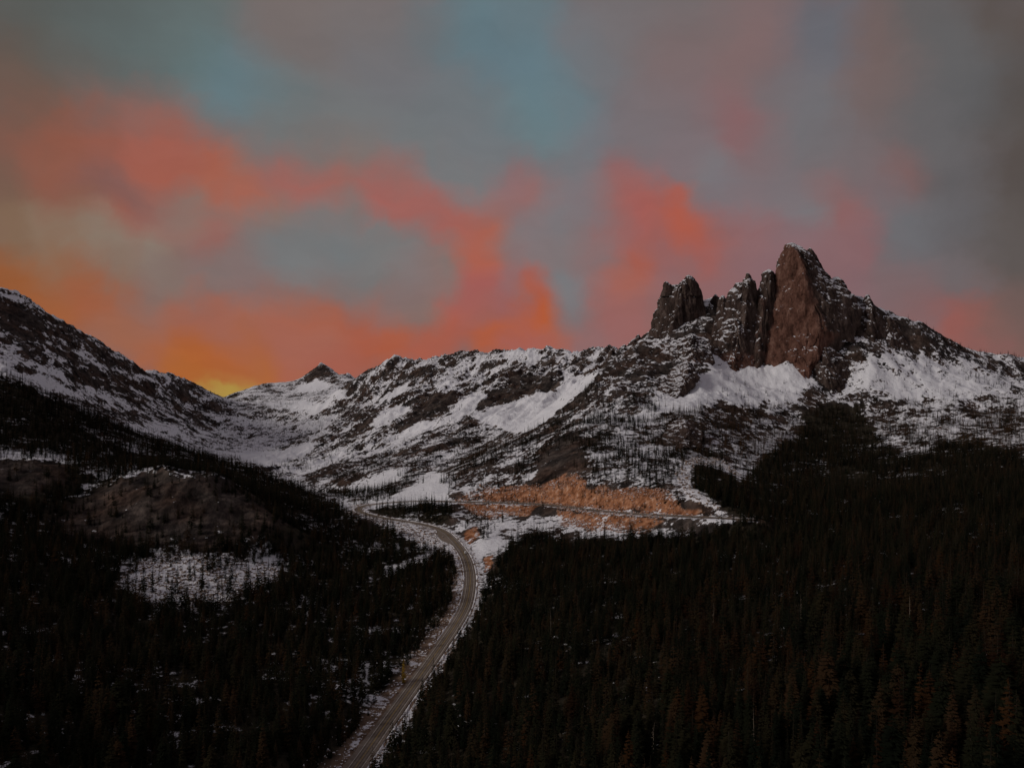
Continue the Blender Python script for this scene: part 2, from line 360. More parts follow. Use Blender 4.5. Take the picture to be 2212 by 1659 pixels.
# pointed peak, the pass and its slopes
PEAK = [(771, 819, 3600), (750, 808, 3750), (735, 813, 3800), (724, 803, 3850), (701, 787, 3900), (693, 785, 3910), (676, 799, 3920), (657, 815, 3930), (635, 827, 3950),
 (601, 832, 3950), (572, 831, 3900), (546, 836, 3850), (529, 844, 3800), (506, 848, 3750), (468, 858, 3700), (450, 861, 3650), (440, 863, 3500)]
cp(*PEAK)
for px, py, Y in PEAK[::3]:
    x, y, z = P(px, py, Y)
    wp((x, y + 250, z - 140), (x, y + 700, z - 260))
cp((600, 838, 3780), (635, 836, 3780), (560, 840, 3720), (520, 851, 3620), (660, 832, 3800), (600, 848, 3600), (640, 846, 3620))
cp((700, 835, 3600), (650, 855, 3450), (580, 865, 3400), (510, 875, 3350), (455, 890, 3250), (740, 850, 3300))
cp((650, 895, 2950), (580, 905, 2950), (520, 920, 2850), (470, 930, 2800), (600, 950, 2600), (540, 960, 2500), (480, 965, 2450), (430, 945, 2550))
# snowy mountain on the left
LEFT = [(433, 864, 3350), (422, 852, 3200), (409, 833, 3080), (397, 825, 3040), (382, 822, 3000), (367, 813, 2950), (348, 813, 2900), (339, 805, 2880), (318, 801, 2830), (284, 784, 2740),
 (255, 767, 2670), (221, 745, 2590), (204, 733, 2550), (170, 717, 2480), (138, 699, 2420), (119, 686, 2380), (83, 668, 2310), (62, 652, 2280), (49, 641, 2260), (34, 634, 2240),
 (0, 630, 2200), (-60, 622, 2150), (-150, 600, 2100), (-300, 590, 2000), (-600, 560, 1900)]
cp(*LEFT)
for px, py, Y in LEFT[::3]:
    x, y, z = P(px, py, Y)
    wp((x - 60, y + 220, z - 110), (x - 120, y + 600, z - 220))
cp((390, 870, 2820), (320, 850, 2600), (240, 815, 2420), (160, 770, 2280), (80, 730, 2140), (0, 700, 2050), (-100, 690, 1980))
cp((400, 915, 2520), (330, 900, 2380), (250, 870, 2240), (160, 830, 2080), (80, 790, 1980), (0, 760, 1900), (-120, 740, 1820), (410, 935, 2420), (330, 935, 2200), (240, 905, 2050), (120, 850, 1900), (0, 800, 1760))
# forested slope on the left: its top edge and the dip behind it
DARK = [(-250, 760, 1250), (-100, 790, 1280), (0, 815, 1300), (100, 850, 1320), (160, 885, 1330), (250, 925, 1340), (340, 960, 1350), (420, 980, 1350), (500, 1005, 1340), (560, 1025, 1330), (640, 1055, 1290), (700, 1080, 1240), (745, 1103, 1170)]
cp(*DARK)
for px, py, Y in DARK[:-1]:
    x, y, z = P(px, py, Y)
    zz = z - 0.10 * 260
    x2, y2, _ = P(px, py, Y + 260)
    wp((x2, y2, min(z * (Y + 260) / Y - 26, z - 18)))
cp((300, 1000, 1150), (150, 940, 1150), (0, 890, 1130), (450, 1030, 1130), (580, 1075, 1080), (680, 1120, 1020))
# rocky knob and the slope below it
cp((330, 1016, 930), (400, 1022, 920), (470, 1036, 915), (540, 1075, 890), (600, 1120, 860), (250, 1035, 930), (180, 1060, 920), (90, 990, 960), (0, 985, 960), (130, 1020, 930))
cp((330, 1100, 850), (420, 1100, 845), (500, 1130, 835), (250, 1110, 850), (150, 1120, 850), (330, 1170, 805), (430, 1170, 795), (520, 1180, 800), (200, 1180, 790), (90, 1075, 860), (0, 1060, 860))
cp((430, 1230, 720), (350, 1240, 700), (550, 1230, 745), (640, 1200, 830), (250, 1250, 670), (120, 1220, 680), (0, 1180, 680), (430, 1300, 640), (600, 1300, 660), (700, 1300, 690), (700, 1170, 910), (620, 1150, 920))
cp((800, 1400, 555), (600, 1400, 540), (400, 1400, 530), (200, 1400, 500), (0, 1400, 450), (800, 1250, 760), (850, 1200, 850), (780, 1160, 930), (900, 1160, 915), (860, 1310, 660))
cp((600, 1659, 348), (400, 1659, 350), (200, 1659, 335), (0, 1659, 300), (-200, 1659, 280), (640, 1520, 430), (400, 1520, 430), (200, 1520, 400), (0, 1520, 370))
cp((880, 1108, 1040), (930, 1108, 1030), (830, 1102, 1070), (960, 1110, 1010))
# all round, outside the view
wp((0, 60, -150), (-150, 150, -165), (150, 120, -122), (300, 0, -80), (-300, 0, -140), (0, -300, -90), (500, 300, -70), (900, 500, -10), (1500, 900, 120), (-600, 300, -110),
   (-1000, 500, -20), (-1600, 900, 180), (-2200, 1800, 260), (2200, 2000, 150), (0, -1500, 80), (1500, -800, 160), (-1500, -800, 160), (2800, 800, 250), (-2800, 500, 250),
   (0, -4000, 200), (4000, -3000, 250), (-4000, -3000, 250), (5500, 2500, 150), (-5500, 2500, 250), (0, 6500, -100), (2500, 5500, -60), (-2500, 5500, -60), (5000, 5500, 0), (-5000, 5500, 50),
   (1200, 3600, -80), (500, 4200, -80), (-1800, 4500, -60))

CTRL = np.array(CTRL)
def _fit():
    n = len(CTRL)
    d = np.sqrt(((CTRL[:, None, :2] - CTRL[None, :, :2]) ** 2).sum(-1) + 8.0 ** 2)
    A = np.zeros((n + 3, n + 3))
    A[:n, :n] = -d + np.eye(n) * -1.0 * 0.0
    A[:n, :n] += np.eye(n) * 6.0
    pl = np.c_[np.ones(n), CTRL[:, :2] / 1000.0]
    A[:n, n:] = pl; A[n:, :n] = pl.T
    return np.linalg.solve(A, np.r_[CTRL[:, 2], 0, 0, 0])
COEF = _fit()

def base_height(x, y):
    x = np.asarray(x, np.float32).ravel(); y = np.asarray(y, np.float32).ravel()
    out = np.empty(len(x), np.float64)
    cx = CTRL[:, 0].astype(np.float32); cy = CTRL[:, 1].astype(np.float32); w = (-COEF[:-3]).astype(np.float32)
    for i in range(0, len(x), 20000):
        xs = x[i:i + 20000, None]; ys = y[i:i + 20000, None]
        d = np.sqrt((xs - cx) ** 2 + (ys - cy) ** 2 + np.float32(64.0))
        out[i:i + 20000] = d @ w
    return out + COEF[-3] + COEF[-2] * x / 1000 + COEF[-1] * y / 1000

def road_dist(x, y):
    """signed distance to the highway's middle line (right of its direction positive) and the height there; only near it"""
    x = np.asarray(x, float); y = np.asarray(y, float)
    dist = np.full(len(x), 1e6); h = np.zeros(len(x)); sd = np.full(len(x), 1e6); arc = np.zeros(len(x))
    near = np.where((x > -420) & (x < 420) & (y > 250) & (y < 1260))[0]
    pts = ROAD[:, :2]; tan = np.gradient(pts, axis=0); tan /= np.linalg.norm(tan, axis=1)[:, None]
    for i in range(0, len(near), 8000):
        k = near[i:i + 8000]
        d2 = (x[k, None] - pts[None, :, 0]) ** 2 + (y[k, None] - pts[None, :, 1]) ** 2
        j = d2.argmin(1)
        dist[k] = np.sqrt(d2[np.arange(len(k)), j])
        h[k] = ROAD[j, 2]
        dx = x[k] - pts[j, 0]; dy = y[k] - pts[j, 1]
        sd[k] = dist[k] * np.sign(dx * tan[j, 1] - dy * tan[j, 0])
        arc[k] = j
    return sd, h, arc

def _crest():
    out = []
    for line in (RIDGE, PEAK, LEFT):
        p = np.array([P(*q) for q in line])
        s_ = np.concatenate([[0], np.cumsum(np.linalg.norm(np.diff(p[:, :2], axis=0), axis=1))])
        t = np.arange(0, s_[-1], 18.0)
        out.append(np.stack([np.interp(t, s_, p[:, j]) for j in (0, 1)], 1))
    return np.vstack(out).astype(np.float32)
CREST = _crest()

def rough_of(x, y, z):
    """how rugged the ground is: forest soil smooth, high ground rocky"""
    r = np.hypot(x, y)
    a = sstep(-110, 20, z) * sstep(900, 1500, r)
    b = sstep(1500, 2200, r) * 0.55
    knob = np.exp(-(((x + 390) / 130) ** 2 + ((y - 880) / 90) ** 2)) * 1.1
    knob = np.maximum(knob, np.exp(-(((x + 600) / 110) ** 2 + ((y - 910) / 70) ** 2)) * 0.8)
    return np.clip(np.maximum(np.maximum(a, b), knob), 0, 1)

def height(x, y, want=False):
    x = np.asarray(x, float).ravel(); y = np.asarray(y, float).ravel()
    z = base_height(x, y)
    rg = rough_of(x, y, z)
    # ribs and gullies that run down the long ridge
    ca, sa = 0.52, 0.86
    along = x * -ca + y * -sa; across = x * -sa + y * ca
    zone = sstep(1300, 2000, y) * (1 - sstep(3000, 3500, y)) * sstep(-900, -500, x) * (1 - sstep(250, 420, x))
    warp = fbm2(x / 260, y / 260, 3, 11) * 90
    ribs = fbm2((across + warp) / 125, along / 620, 3, 21, 0.5, True)
    lf = fbm2(x / 210, y / 210, 3, 31, 0.5, True)
    mf = fbm2(x / 62, y / 62, 3, 41, 0.55, True)
    hf = fbm2(x / 17, y / 17, 3, 51, 0.55)
    crest = 1.0 - 0.65 * sstep(60, 160, z) * sstep(1500, 2200, y)
    far = 1.0 - 0.5 * sstep(2850, 3150, y) - 0.3 * sstep(3150, 3500, y)
    rg = rg * far
    fr = sstep(1600, 2000, y)
    rib2 = fbm2((across + warp * 0.7) / 46, along / 240, 3, 81, 0.55, True)
    z = z + rg * (lf * 13 * crest + mf * (6.0 + 3.5 * fr) + hf * (2.6 + 1.6 * fr)) + zone * (ribs * 15 * crest + rib2 * 5.0)
    z = z + (1 - rg) * (fbm2(x / 70, y / 70, 3, 61) * 3.0 + hf * 0.5)
    # broken skyline: teeth along the crests
    k = np.where((y > 1950) & (y < 4100) & (z > -80))[0]
    if len(k):
        cm = np.zeros(len(k))
        for i in range(0, len(k), 20000):
            q = k[i:i + 20000]
            d2 = ((x[q, None] - CREST[None, :, 0]) ** 2 + (y[q, None] - CREST[None, :, 1]) ** 2).min(1)
            cm[i:i + 20000] = np.exp(-d2 / 34.0 ** 2)
        teeth = fbm2(x[k] / 30, y[k] / 46, 3, 171, 0.6, True)
        z[k] += cm * teeth * 9.0 * (1 - 0.6 * sstep(3300, 3600, y[k]))
    sd, rh, arc = road_dist(x, y)
    ad = np.abs(sd)
    m = 1 - sstep(10.5, 30, ad)
    z = z * (1 - m) + (rh - 0.35) * m
    if want:
        return z, rg, ribs + 0.5 * rib2, zone, sd, arc
    return z

def project(x, y, z):
    yy = np.maximum(y, 1.0)
    return CX + F * x / yy, HY - F * z / yy

# ------------------------------------------------------------------ plan-view regions (outlines measured on the ground, given by frame position and a range of distance)
_WOB = {}
def _wobble(x, y):
    if _WOB.get('x') is not x:
        _WOB.update(x=x, a=fbm2(x / 34, y / 34, 3, 201), b=fbm2(x / 34, y / 34, 3, 207))
    return _WOB['a'], _WOB['b']

def region(x, y, z, poly, soft=8.0, ymin=0.0, ymax=9e9):
    """1 inside, 0 outside, soft edge"""
    px, py = project(x, y, z)
    poly = np.array(poly, float)
    out = np.zeros(len(px))
    lo = poly.min(0) - soft * 2.5; hi = poly.max(0) + soft * 2.5
    k = np.where((px > lo[0]) & (px < hi[0]) & (py > lo[1]) & (py < hi[1]) & (y > ymin) & (y < ymax))[0]
    if not len(k):
        return out
    wob = soft * 1.1
    wa, wb = _wobble(x, y)
    a = px[k] + wa[k] * wob * 2.0; b = py[k] + wb[k] * wob
    inside = np.zeros(len(k), bool); d = np.full(len(k), 1e9)
    for i in range(len(poly)):
        x1, y1 = poly[i]; x2, y2 = poly[(i + 1) % len(poly)]
        c = ((y1 > b) != (y2 > b))
        with np.errstate(divide='ignore', invalid='ignore'):
            xi = (x2 - x1) * (b - y1) / (y2 - y1 if y2 != y1 else 1e-9) + x1
        inside ^= c & (a < xi)
        dx, dy = x2 - x1, y2 - y1
        t = np.clip(((a - x1) * dx + (b - y1) * dy) / max(dx * dx + dy * dy, 1e-9), 0, 1)
        d = np.minimum(d, np.hypot(a - x1 - t * dx, b - y1 - t * dy))
    sdv = np.where(inside, d, -d)
    out[k] = sstep(-soft, soft, sdv)
    return out

SNOWFIELDS = [
 ([(1288, 806), (1220, 820), (1203, 842), (1118, 865), (1054, 886), (1016, 897), (1040, 910), (1080, 922), (1118, 938), (1142, 934), (1184, 905), (1226, 872), (1280, 824)], 6, 1500, 3000, 0.62),
 ([(1048, 852), (1012, 859), (986, 882), (966, 901), (935, 914), (904, 912), (874, 933), (846, 952), (862, 952), (906, 933), (950, 923), (992, 906), (1022, 886)], 6, 1500, 3200, 0.55),
 ([(884, 828), (850, 842), (818, 862), (812, 876), (842, 862), (886, 838)], 5, 1500, 3300, 0.55),
 ([(866, 876), (818, 896), (800, 920), (826, 916), (896, 886)], 5, 1500, 3300, 0.55),
 ([(682, 820), (716, 832), (700, 842), (655, 845), (640, 836)], 5, 2500, 4500, 0.6),
 ([(752, 842), (720, 842), (700, 872), (640, 868), (580, 872), (600, 884), (690, 890), (726, 872)], 7, 2000, 4500, 0.45),
 ([(732, 900), (690, 900), (640, 925), (700, 925)], 7, 1800, 4500, 0.4),
 ([(506, 978), (570, 979), (620, 972), (674, 956), (668, 978), (601, 1002), (580, 1006), (529, 992)], 5, 1400, 4000, 0.6),
 ([(630, 1018), (690, 994), (735, 980), (738, 990), (656, 1024)], 4, 1400, 4000, 0.6),
 ([(715, 1050), (790, 1034), (835, 1018), (885, 1012), (870, 1030), (820, 1052), (780, 1066), (730, 1060)], 6, 1200, 3000, 0.55),
 ([(850, 1072), (900, 1045), (938, 1024), (960, 1024), (976, 1044), (960, 1082), (900, 1086), (790, 1092), (800, 1080)], 6, 1100, 2000, 0.6),
 ([(1534, 770), (1566, 774), (1604, 789), (1630, 779), (1655, 793), (1689, 795), (1727, 781), (1750, 832), (1720, 862), (1640, 868), (1540, 872), (1420, 890), (1380, 905), (1400, 880), (1440, 850), (1517, 818), (1520, 790)], 18, 1200, 1850, 0.50),
 ([(1842, 770), (1905, 774), (1912, 755), (1974, 771), (2048, 778), (2110, 792), (2190, 830), (2120, 850), (2000, 858), (1900, 850), (1826, 842)], 18, 1300, 1900, 0.38),
 ([(1470, 1040), (1458, 1015), (1480, 992), (1530, 985), (1560, 992), (1600, 1020), (1596, 1032), (1560, 1008), (1510, 1002), (1490, 1015), (1486, 1040), (1510, 1070), (1570, 1105), (1560, 1116), (1520, 1095), (1480, 1068)], 6, 800, 1300, 0.30),
 ([(760, 1092), (785, 1086), (800, 1092), (790, 1100), (810, 1118), (880, 1136), (940, 1150), (955, 1165), (930, 1178), (880, 1160), (820, 1135), (770, 1112)], 6, 850, 1300, 0.20),
 ([(1020, 1195), (1030, 1165), (1060, 1135), (1100, 1105), (1120, 1112), (1085, 1150), (1050, 1190)], 7, 700, 1200, 0.16),
 ([(985, 1135), (1010, 1105), (1040, 1100), (1100, 1115), (1060, 1140), (1010, 1150)], 8, 800, 1200, 0.04),
 ([(1205, 1105), (1300, 1115), (1420, 1122), (1545, 1126), (1560, 1118), (1585, 1130), (1480, 1160), (1300, 1165), (1210, 1155)], 7, 650, 1000, 0.16),
 ([(820, 1252), (835, 1226), (890, 1205), (940, 1188), (935, 1204), (880, 1228)], 5, 500, 1000, 0.5),
 ([(255, 1232), (330, 1192), (420, 1200), (520, 1208), (610, 1220), (600, 1250), (480, 1292), (380, 1305), (280, 1285)], 26, 450, 900, 0.44),
 ([(160, 1010), (250, 1010), (330, 1002), (480, 1020), (560, 1060), (540, 1064), (470, 1036), (330, 1020), (240, 1040)], 8, 700, 1150, 0.24),
 ([(0, 970), (130, 975), (170, 1000), (120, 1004), (0, 990)], 8, 700, 1150, 0.36),
 ([(180, 918), (300, 960), (340, 985), (300, 985), (200, 945)], 6, 900, 1400, 0.3),
 ([(0, 760), (60, 780), (160, 835), (200, 865), (120, 850), (0, 800)], 8, 1500, 2400, 0.20),
 ([(560, 1150), (640, 1160), (630, 1215), (540, 1210)], 14, 600, 1000, 0.18),
]
ROCKS = [
 ([(1300, 772), (1390, 738), (1460, 700), (1530, 655), (1560, 700), (1480, 770), (1520, 800), (1430, 850), (1330, 855), (1250, 885), (1180, 930), (1230, 870)], 20, 1200, 1950, 0.12),
 ([(0, 655), (60, 660), (90, 690), (85, 735), (60, 750), (30, 730), (0, 720)], 12, 1500, 2600, 0.32),
 ([(20, 760), (80, 745), (95, 765), (60, 782)], 8, 1500, 2600, 0.25),
 ([(150, 790), (240, 815), (330, 830), (350, 845), (250, 840), (170, 815)], 12, 1500, 3200, 0.22),
 ([(1100, 820), (1190, 800), (1210, 820), (1190, 845), (1110, 862), (1050, 880), (1030, 878), (1060, 850)], 8, 1800, 2800, 0.28),
 ([(900, 850), (990, 842), (1030, 830), (1010, 850), (960, 880), (900, 890)], 8, 1800, 3000, 0.25),
 ([(880, 905), (960, 880), (975, 890), (930, 910), (880, 925), (845, 945)], 6, 1800, 3000, 0.3),
 ([(690, 790), (670, 812), (640, 828), (690, 822), (725, 815), (705, 790)], 6, 3000, 4500, 0.2),
 ([(1170, 1050), (1160, 1010), (1200, 965), (1240, 945), (1265, 960), (1258, 1010), (1225, 1040)], 24, 900, 1500, 0.34),
 ([(1420, 955), (1440, 915), (1480, 905), (1520, 925), (1515, 960)], 8, 1000, 1500, 0.35),
 ([(120, 1130), (190, 1065), (300, 1040), (430, 1045), (520, 1070), (600, 1130), (540, 1160), (430, 1175), (280, 1180)], 16, 650, 1050, 0.36),
 ([(0, 1005), (130, 1005), (160, 1040), (80, 1065), (0, 1080)], 14, 650, 1050, 0.5),
]
ORANGE = [
 ([(975, 1082), (1040, 1048), (1085, 1052), (1150, 1045), (1195, 1040), (1212, 1026), (1246, 1022), (1262, 1036), (1270, 1050), (1310, 1046), (1350, 1056), (1400, 1050), (1440, 1056), (1480, 1085), (1535, 1112), (1500, 1119), (1400, 1114), (1300, 1106), (1210, 1095), (1100, 1088)], 18, 700, 1250),
 ([(985, 1086), (1060, 1087), (1130, 1090), (1175, 1096), (1130, 1112), (1060, 1122), (1025, 1116)], 10, 850, 1250),
 ([(1000, 1165), (1008, 1145), (1030, 1138), (1035, 1160), (1015, 1180)], 6, 800, 1100),
 ([(1038, 1240), (1050, 1205), (1068, 1195), (1070, 1215), (1050, 1235)], 6, 650, 950),
 ([(1205, 1100), (1300, 1108), (1400, 1118), (1440, 1124), (1400, 1150), (1280, 1150), (1210, 1135)], 10, 650, 1000),
]
FOREST_R = [(1048, 1262), (1078, 1215), (1110, 1172), (1160, 1155), (1230, 1176), (1300, 1164), (1420, 1164), (1540, 1158), (1600, 1122), (1540, 1088), (1500, 1060), (1492, 1030), (1510, 1012), (1560, 1014),
            (1600, 1048), (1645, 992), (1720, 942), (1740, 892), (1790, 874), (1860, 878), (1890, 937), (1950, 987), (2020, 967), (2080, 937), (2130, 957), (2212, 987), (2700, 1010), (2700, 2600), (300, 2600),
            (700, 1790), (760, 1700), (1003, 1380), (1040, 1300)]
FOREST_L = [(-300, 760), (0, 813), (160, 883), (340, 958), (500, 1003), (640, 1053), (745, 1103), (768, 1114), (800, 1136), (850, 1152), (895, 1176), (930, 1190), (975, 1200), (985, 1240), (985, 1290), (960, 1360), (870, 1480), (740, 1640), (500, 2100), (-900, 2100), (-900, 760)]
ISLAND = [(806, 1102), (850, 1095), (960, 1093), (985, 1102), (972, 1126), (940, 1136), (890, 1126), (830, 1114)]
KNOB = [(110, 1120), (200, 1062), (300, 1017), (400, 1020), (480, 1032), (560, 1082), (612, 1132), (560, 1164), (440, 1184), (300, 1190), (140, 1158)]
KNOB2 = [(-40, 985), (130, 985), (165, 1040), (80, 1066), (-40, 1080)]
TALUS = [(255, 1235), (330, 1195), (420, 1200), (520, 1205), (612, 1218), (604, 1255), (490, 1305), (390, 1322), (285, 1298)]
PATCHES = [  # tree patches on the open slopes: outline, distance range, share of full density
 ([(985, 945), (1010, 900), (1030, 915), (1065, 937), (1060, 965), (1030, 992), (990, 1002), (975, 970)], 1300, 2300, 0.75),
 ([(1290, 816), (1245, 866), (1192, 912), (1139, 942), (1097, 961), (1046, 989), (991, 1021), (958, 1042), (975, 1052), (1060, 1003), (1130, 967), (1200, 928), (1260, 874), (1300, 832)], 1150, 1750, 0.8),
 ([(855, 1022), (900, 986), (950, 966), (962, 986), (910, 1022), (880, 1042)], 1200, 2000, 0.6),
 ([(1375, 995), (1440, 988), (1478, 1004), (1465, 1034), (1440, 1058), (1400, 1058), (1375, 1034)], 850, 1300, 1.0),
 ([(780, 1088), (740, 1078), (700, 1060), (780, 1062), (850, 1050), (862, 1062), (830, 1078)], 1100, 1600, 0.8),
 ([(500, 905), (560, 885), (610, 870), (650, 868), (600, 895), (540, 920), (470, 935)], 2300, 3600, 0.45),
 ([(600, 930), (660, 910), (720, 890), (730, 905), (660, 945), (600, 960)], 2000, 3300, 0.35),
 ([(690, 990), (740, 955), (790, 935), (800, 950), (750, 985), (700, 1010)], 1500, 2700, 0.45),
 ([(620, 1010), (680, 985), (690, 1000), (640, 1025)], 1500, 2600, 0.5),
 ([(690, 1040), (760, 1010), (830, 980), (850, 1000), (790, 1030), (730, 1050)], 1300, 2100, 0.45),
 ([(380, 880), (420, 900), (430, 930), (400, 925), (360, 900)], 2200, 3200, 0.5),
 ([(1100, 1020), (1200, 940), (1330, 850), (1430, 840), (1420, 900), (1500, 960), (1480, 990), (1380, 1000), (1380, 1050), (1260, 1052), (1262, 960), (1200, 960), (1130, 1045)], 950, 1750, 0.72),
 ([(1380, 905), (1500, 885), (1640, 872), (1740, 868), (1730, 920), (1650, 985), (1600, 1010), (1500, 985), (1420, 960)], 1000, 1650, 0.72),
 ([(1560, 815), (1720, 835), (1740, 870), (1560, 868)], 1300, 1700, 0.10),
 ([(1870, 862), (1990, 862), (2120, 850), (2212, 870), (2260, 1000), (2100, 940), (2000, 970), (1900, 940)], 1000, 1700, 0.62),
 ([(1920, 790), (2060, 795), (2212, 790), (2212, 860), (2080, 855), (1930, 850)], 1400, 1950, 0.06),
 ([(985, 1142), (1012, 1106), (1100, 1112), (1062, 1152), (1030, 1195), (1015, 1180)], 750, 1150, 0.40),
 ([(975, 1080), (1040, 1050), (1250, 1035), (1480, 1085), (1530, 1112), (1200, 1092)], 760, 1150, 0.9),
 ([(2040, 800), (2140, 812), (2212, 800), (2300, 820), (2300, 880), (2150, 850)], 1400, 1950, 0.28),
]
LARCH = [([(1380, 900), (1500, 880), (1640, 868), (1740, 866), (1740, 930), (1650, 1000), (1500, 985), (1420, 960)], 1000, 1700), ([(1100, 900), (1200, 880), (1240, 860), (1220, 900), (1130, 940)], 1500, 2300),
         ([(1870, 850), (2212, 850), (2260, 990), (1900, 940)], 1000, 1800), ([(640, 870), (720, 870), (700, 910), (640, 900)], 2200, 3400), ([(560, 975), (680, 955), (700, 990), (600, 1005)], 1500, 2800),
         ([(1050, 940), (1130, 935), (1080, 990), (1000, 1000)], 1400, 2200)]

# ------------------------------------------------------------------ materials
def new_mat(name):
    m = bpy.data.materials.new(name)
    m.use_nodes = True
    t = m.node_tree
    t.nodes.clear()
    out = node(t, 'ShaderNodeOutputMaterial')
    b = node(t, 'ShaderNodeBsdfPrincipled')
    t.links.new(b.outputs[0], out.inputs[0])
    b.inputs['Roughness'].default_value = 0.9
    b.inputs['Specular IOR Level'].default_value = 0.0
    return m, t, b

def tex_noise(t, vec, scale, detail=5.0, rough=0.55):
    n = node(t, 'ShaderNodeTexNoise')
    n.inputs['Scale'].default_value = scale
    n.inputs['Detail'].default_value = detail
    n.inputs['Roughness'].default_value = rough
    t.links.new(vec, n.inputs['Vector'])
    return n.outputs['Fac']

def mth(t, op, a, b=None, c=None):
    n = node(t, 'ShaderNodeMath', operation=op)
    for i, v in enumerate((a, b, c)):
        if v is None: continue
        if isinstance(v, (int, float)): n.inputs[i].default_value = v
        else: t.links.new(v, n.inputs[i])
    return n.outputs[0]

def mixc(t, fac, a, b):
    n = node(t, 'ShaderNodeMix', data_type='RGBA')
    for s, v in (('Factor', fac), ('A', a), ('B', b)):
        if isinstance(v, tuple): n.inputs[s].default_value = v + (1,) if len(v) == 3 else v
        elif isinstance(v, (int, float)): n.inputs[s].default_value = v
        else: t.links.new(v, n.inputs[s])
    return n.outputs['Result']

def ramp(t, fac, stops):
    n = node(t, 'ShaderNodeValToRGB')
    e = n.color_ramp.elements
    while len(e) < len(stops): e.new(0.5)
    for el, (p, c) in zip(e, stops):
        el.position = p; el.color = c + (1,)
    t.links.new(fac, n.inputs['Fac'])
    return n.outputs['Color']

def attr(t, name):
    n = node(t, 'ShaderNodeAttribute', attribute_name=name)
    return n.outputs['Fac']

def mapped(t, scale=(1, 1, 1), rot=(0, 0, 0)):
    g = node(t, 'ShaderNodeNewGeometry')
    m = node(t, 'ShaderNodeMapping')
    m.inputs['Scale'].default_value = scale
    m.inputs['Rotation'].default_value = rot
    t.links.new(g.outputs['Position'], m.inputs['Vector'])
    return m.outputs[0], g

SNOW = (0.80, 0.79, 0.81)

def terrain_material():
    m, t, b = new_mat('mountain_ground')
    pos, g = mapped(t)
    sep = node(t, 'ShaderNodeSeparateXYZ'); t.links.new(g.outputs['Normal'], sep.inputs[0])
    nz = sep.outputs['Z']
    big = tex_noise(t, pos, 0.012, 5)
    mid = tex_noise(t, pos, 0.045, 6, 0.6)
    fine = tex_noise(t, pos, 0.15, 5, 0.66)
    rock = ramp(t, tex_noise(t, pos, 0.03, 8, 0.65), [(0.32, (0.016, 0.0145, 0.0145)), (0.47, (0.045, 0.037, 0.034)), (0.60, (0.085, 0.068, 0.060)), (0.78, (0.15, 0.125, 0.11))])
    warm = ramp(t, tex_noise(t, pos, 0.016, 5), [(0.45, (1, 1, 1)), (0.62, (1.25, 0.86, 0.66))])
    mul = node(t, 'ShaderNodeMix', data_type='RGBA', blend_type='MULTIPLY'); mul.inputs['Factor'].default_value = 0.5
    t.links.new(rock, mul.inputs['A']); t.links.new(warm, mul.inputs['B'])
    rock = mul.outputs['Result']
    mott = ramp(t, tex_noise(t, pos, 0.10, 5, 0.7), [(0.34, (0.35, 0.35, 0.36)), (0.62, (1.35, 1.3, 1.25))])
    mul2 = node(t, 'ShaderNodeMix', data_type='RGBA', blend_type='MULTIPLY'); mul2.inputs['Factor'].default_value = 0.85
    t.links.new(rock, mul2.inputs['A']); t.links.new(mott, mul2.inputs['B'])
    rock = mul2.outputs['Result']
    # ground cover and soil where trees grow
    soil = ramp(t, fine, [(0.35, (0.018, 0.016, 0.012)), (0.6, (0.05, 0.04, 0.028))])
    base = mixc(t, attr(t, 'soil'), rock, soil)
    # fresh-cut orange rock above and below the highway
    om = tex_noise(t, pos, 0.11, 7, 0.68)
    oc = ramp(t, om, [(0.34, (0.07, 0.030, 0.018)), (0.46, (0.27, 0.112, 0.055)), (0.57, (0.44, 0.205, 0.11)), (0.68, (0.62, 0.42, 0.31))])
    ofac = mth(t, 'SUBTRACT', attr(t, 'orange'), mth(t, 'MULTIPLY', mth(t, 'SUBTRACT', 1.0, mth(t, 'ADD', mth(t, 'MULTIPLY', mid, 0.5), mth(t, 'MULTIPLY', fine, 0.5))), 0.95))
    on = node(t, 'ShaderNodeMapRange', interpolation_type='SMOOTHSTEP'); on.inputs['From Min'].default_value = 0.06; on.inputs['From Max'].default_value = 0.42
    t.links.new(ofac, on.inputs['Value'])
    base = mixc(t, on.outputs[0], base, oc)
    # gravel beside the asphalt
    gc = ramp(t, fine, [(0.3, (0.10, 0.065, 0.045)), (0.55, (0.24, 0.16, 0.11)), (0.75, (0.36, 0.27, 0.2))])
    base = mixc(t, attr(t, 'gravel'), base, gc)
    # snow: where it lies (attribute), broken up by rock texture and steepness
    s = attr(t, 'snow')
    s = mth(t, 'ADD', s, mth(t, 'MULTIPLY', mth(t, 'SUBTRACT', mid, 0.5), 1.05))
    s = mth(t, 'ADD', s, mth(t, 'MULTIPLY', mth(t, 'SUBTRACT', fine, 0.5), 1.4))
    s = mth(t, 'ADD', s, mth(t, 'MULTIPLY', mth(t, 'SUBTRACT', big, 0.5), 1.05))
    s = mth(t, 'ADD', s, mth(t, 'MULTIPLY', mth(t, 'SUBTRACT', nz, 0.78), 1.1))
    mr = node(t, 'ShaderNodeMapRange', interpolation_type='SMOOTHSTEP'); mr.inputs['From Min'].default_value = 0.45; mr.inputs['From Max'].default_value = 0.58
    t.links.new(s, mr.inputs['Value'])
    col = mixc(t, mr.outputs[0], base, SNOW)
    t.links.new(col, b.inputs['Base Color'])
    bm = node(t, 'ShaderNodeBump'); bm.inputs['Strength'].default_value = 0.7; bm.inputs['Distance'].default_value = 3.5
    t.links.new(mth(t, 'ADD', fine, mth(t, 'MULTIPLY', mid, 1.2)), bm.inputs['Height'])
    t.links.new(bm.outputs[0], b.inputs['Normal'])
    return m
MAT_GROUND = terrain_material()

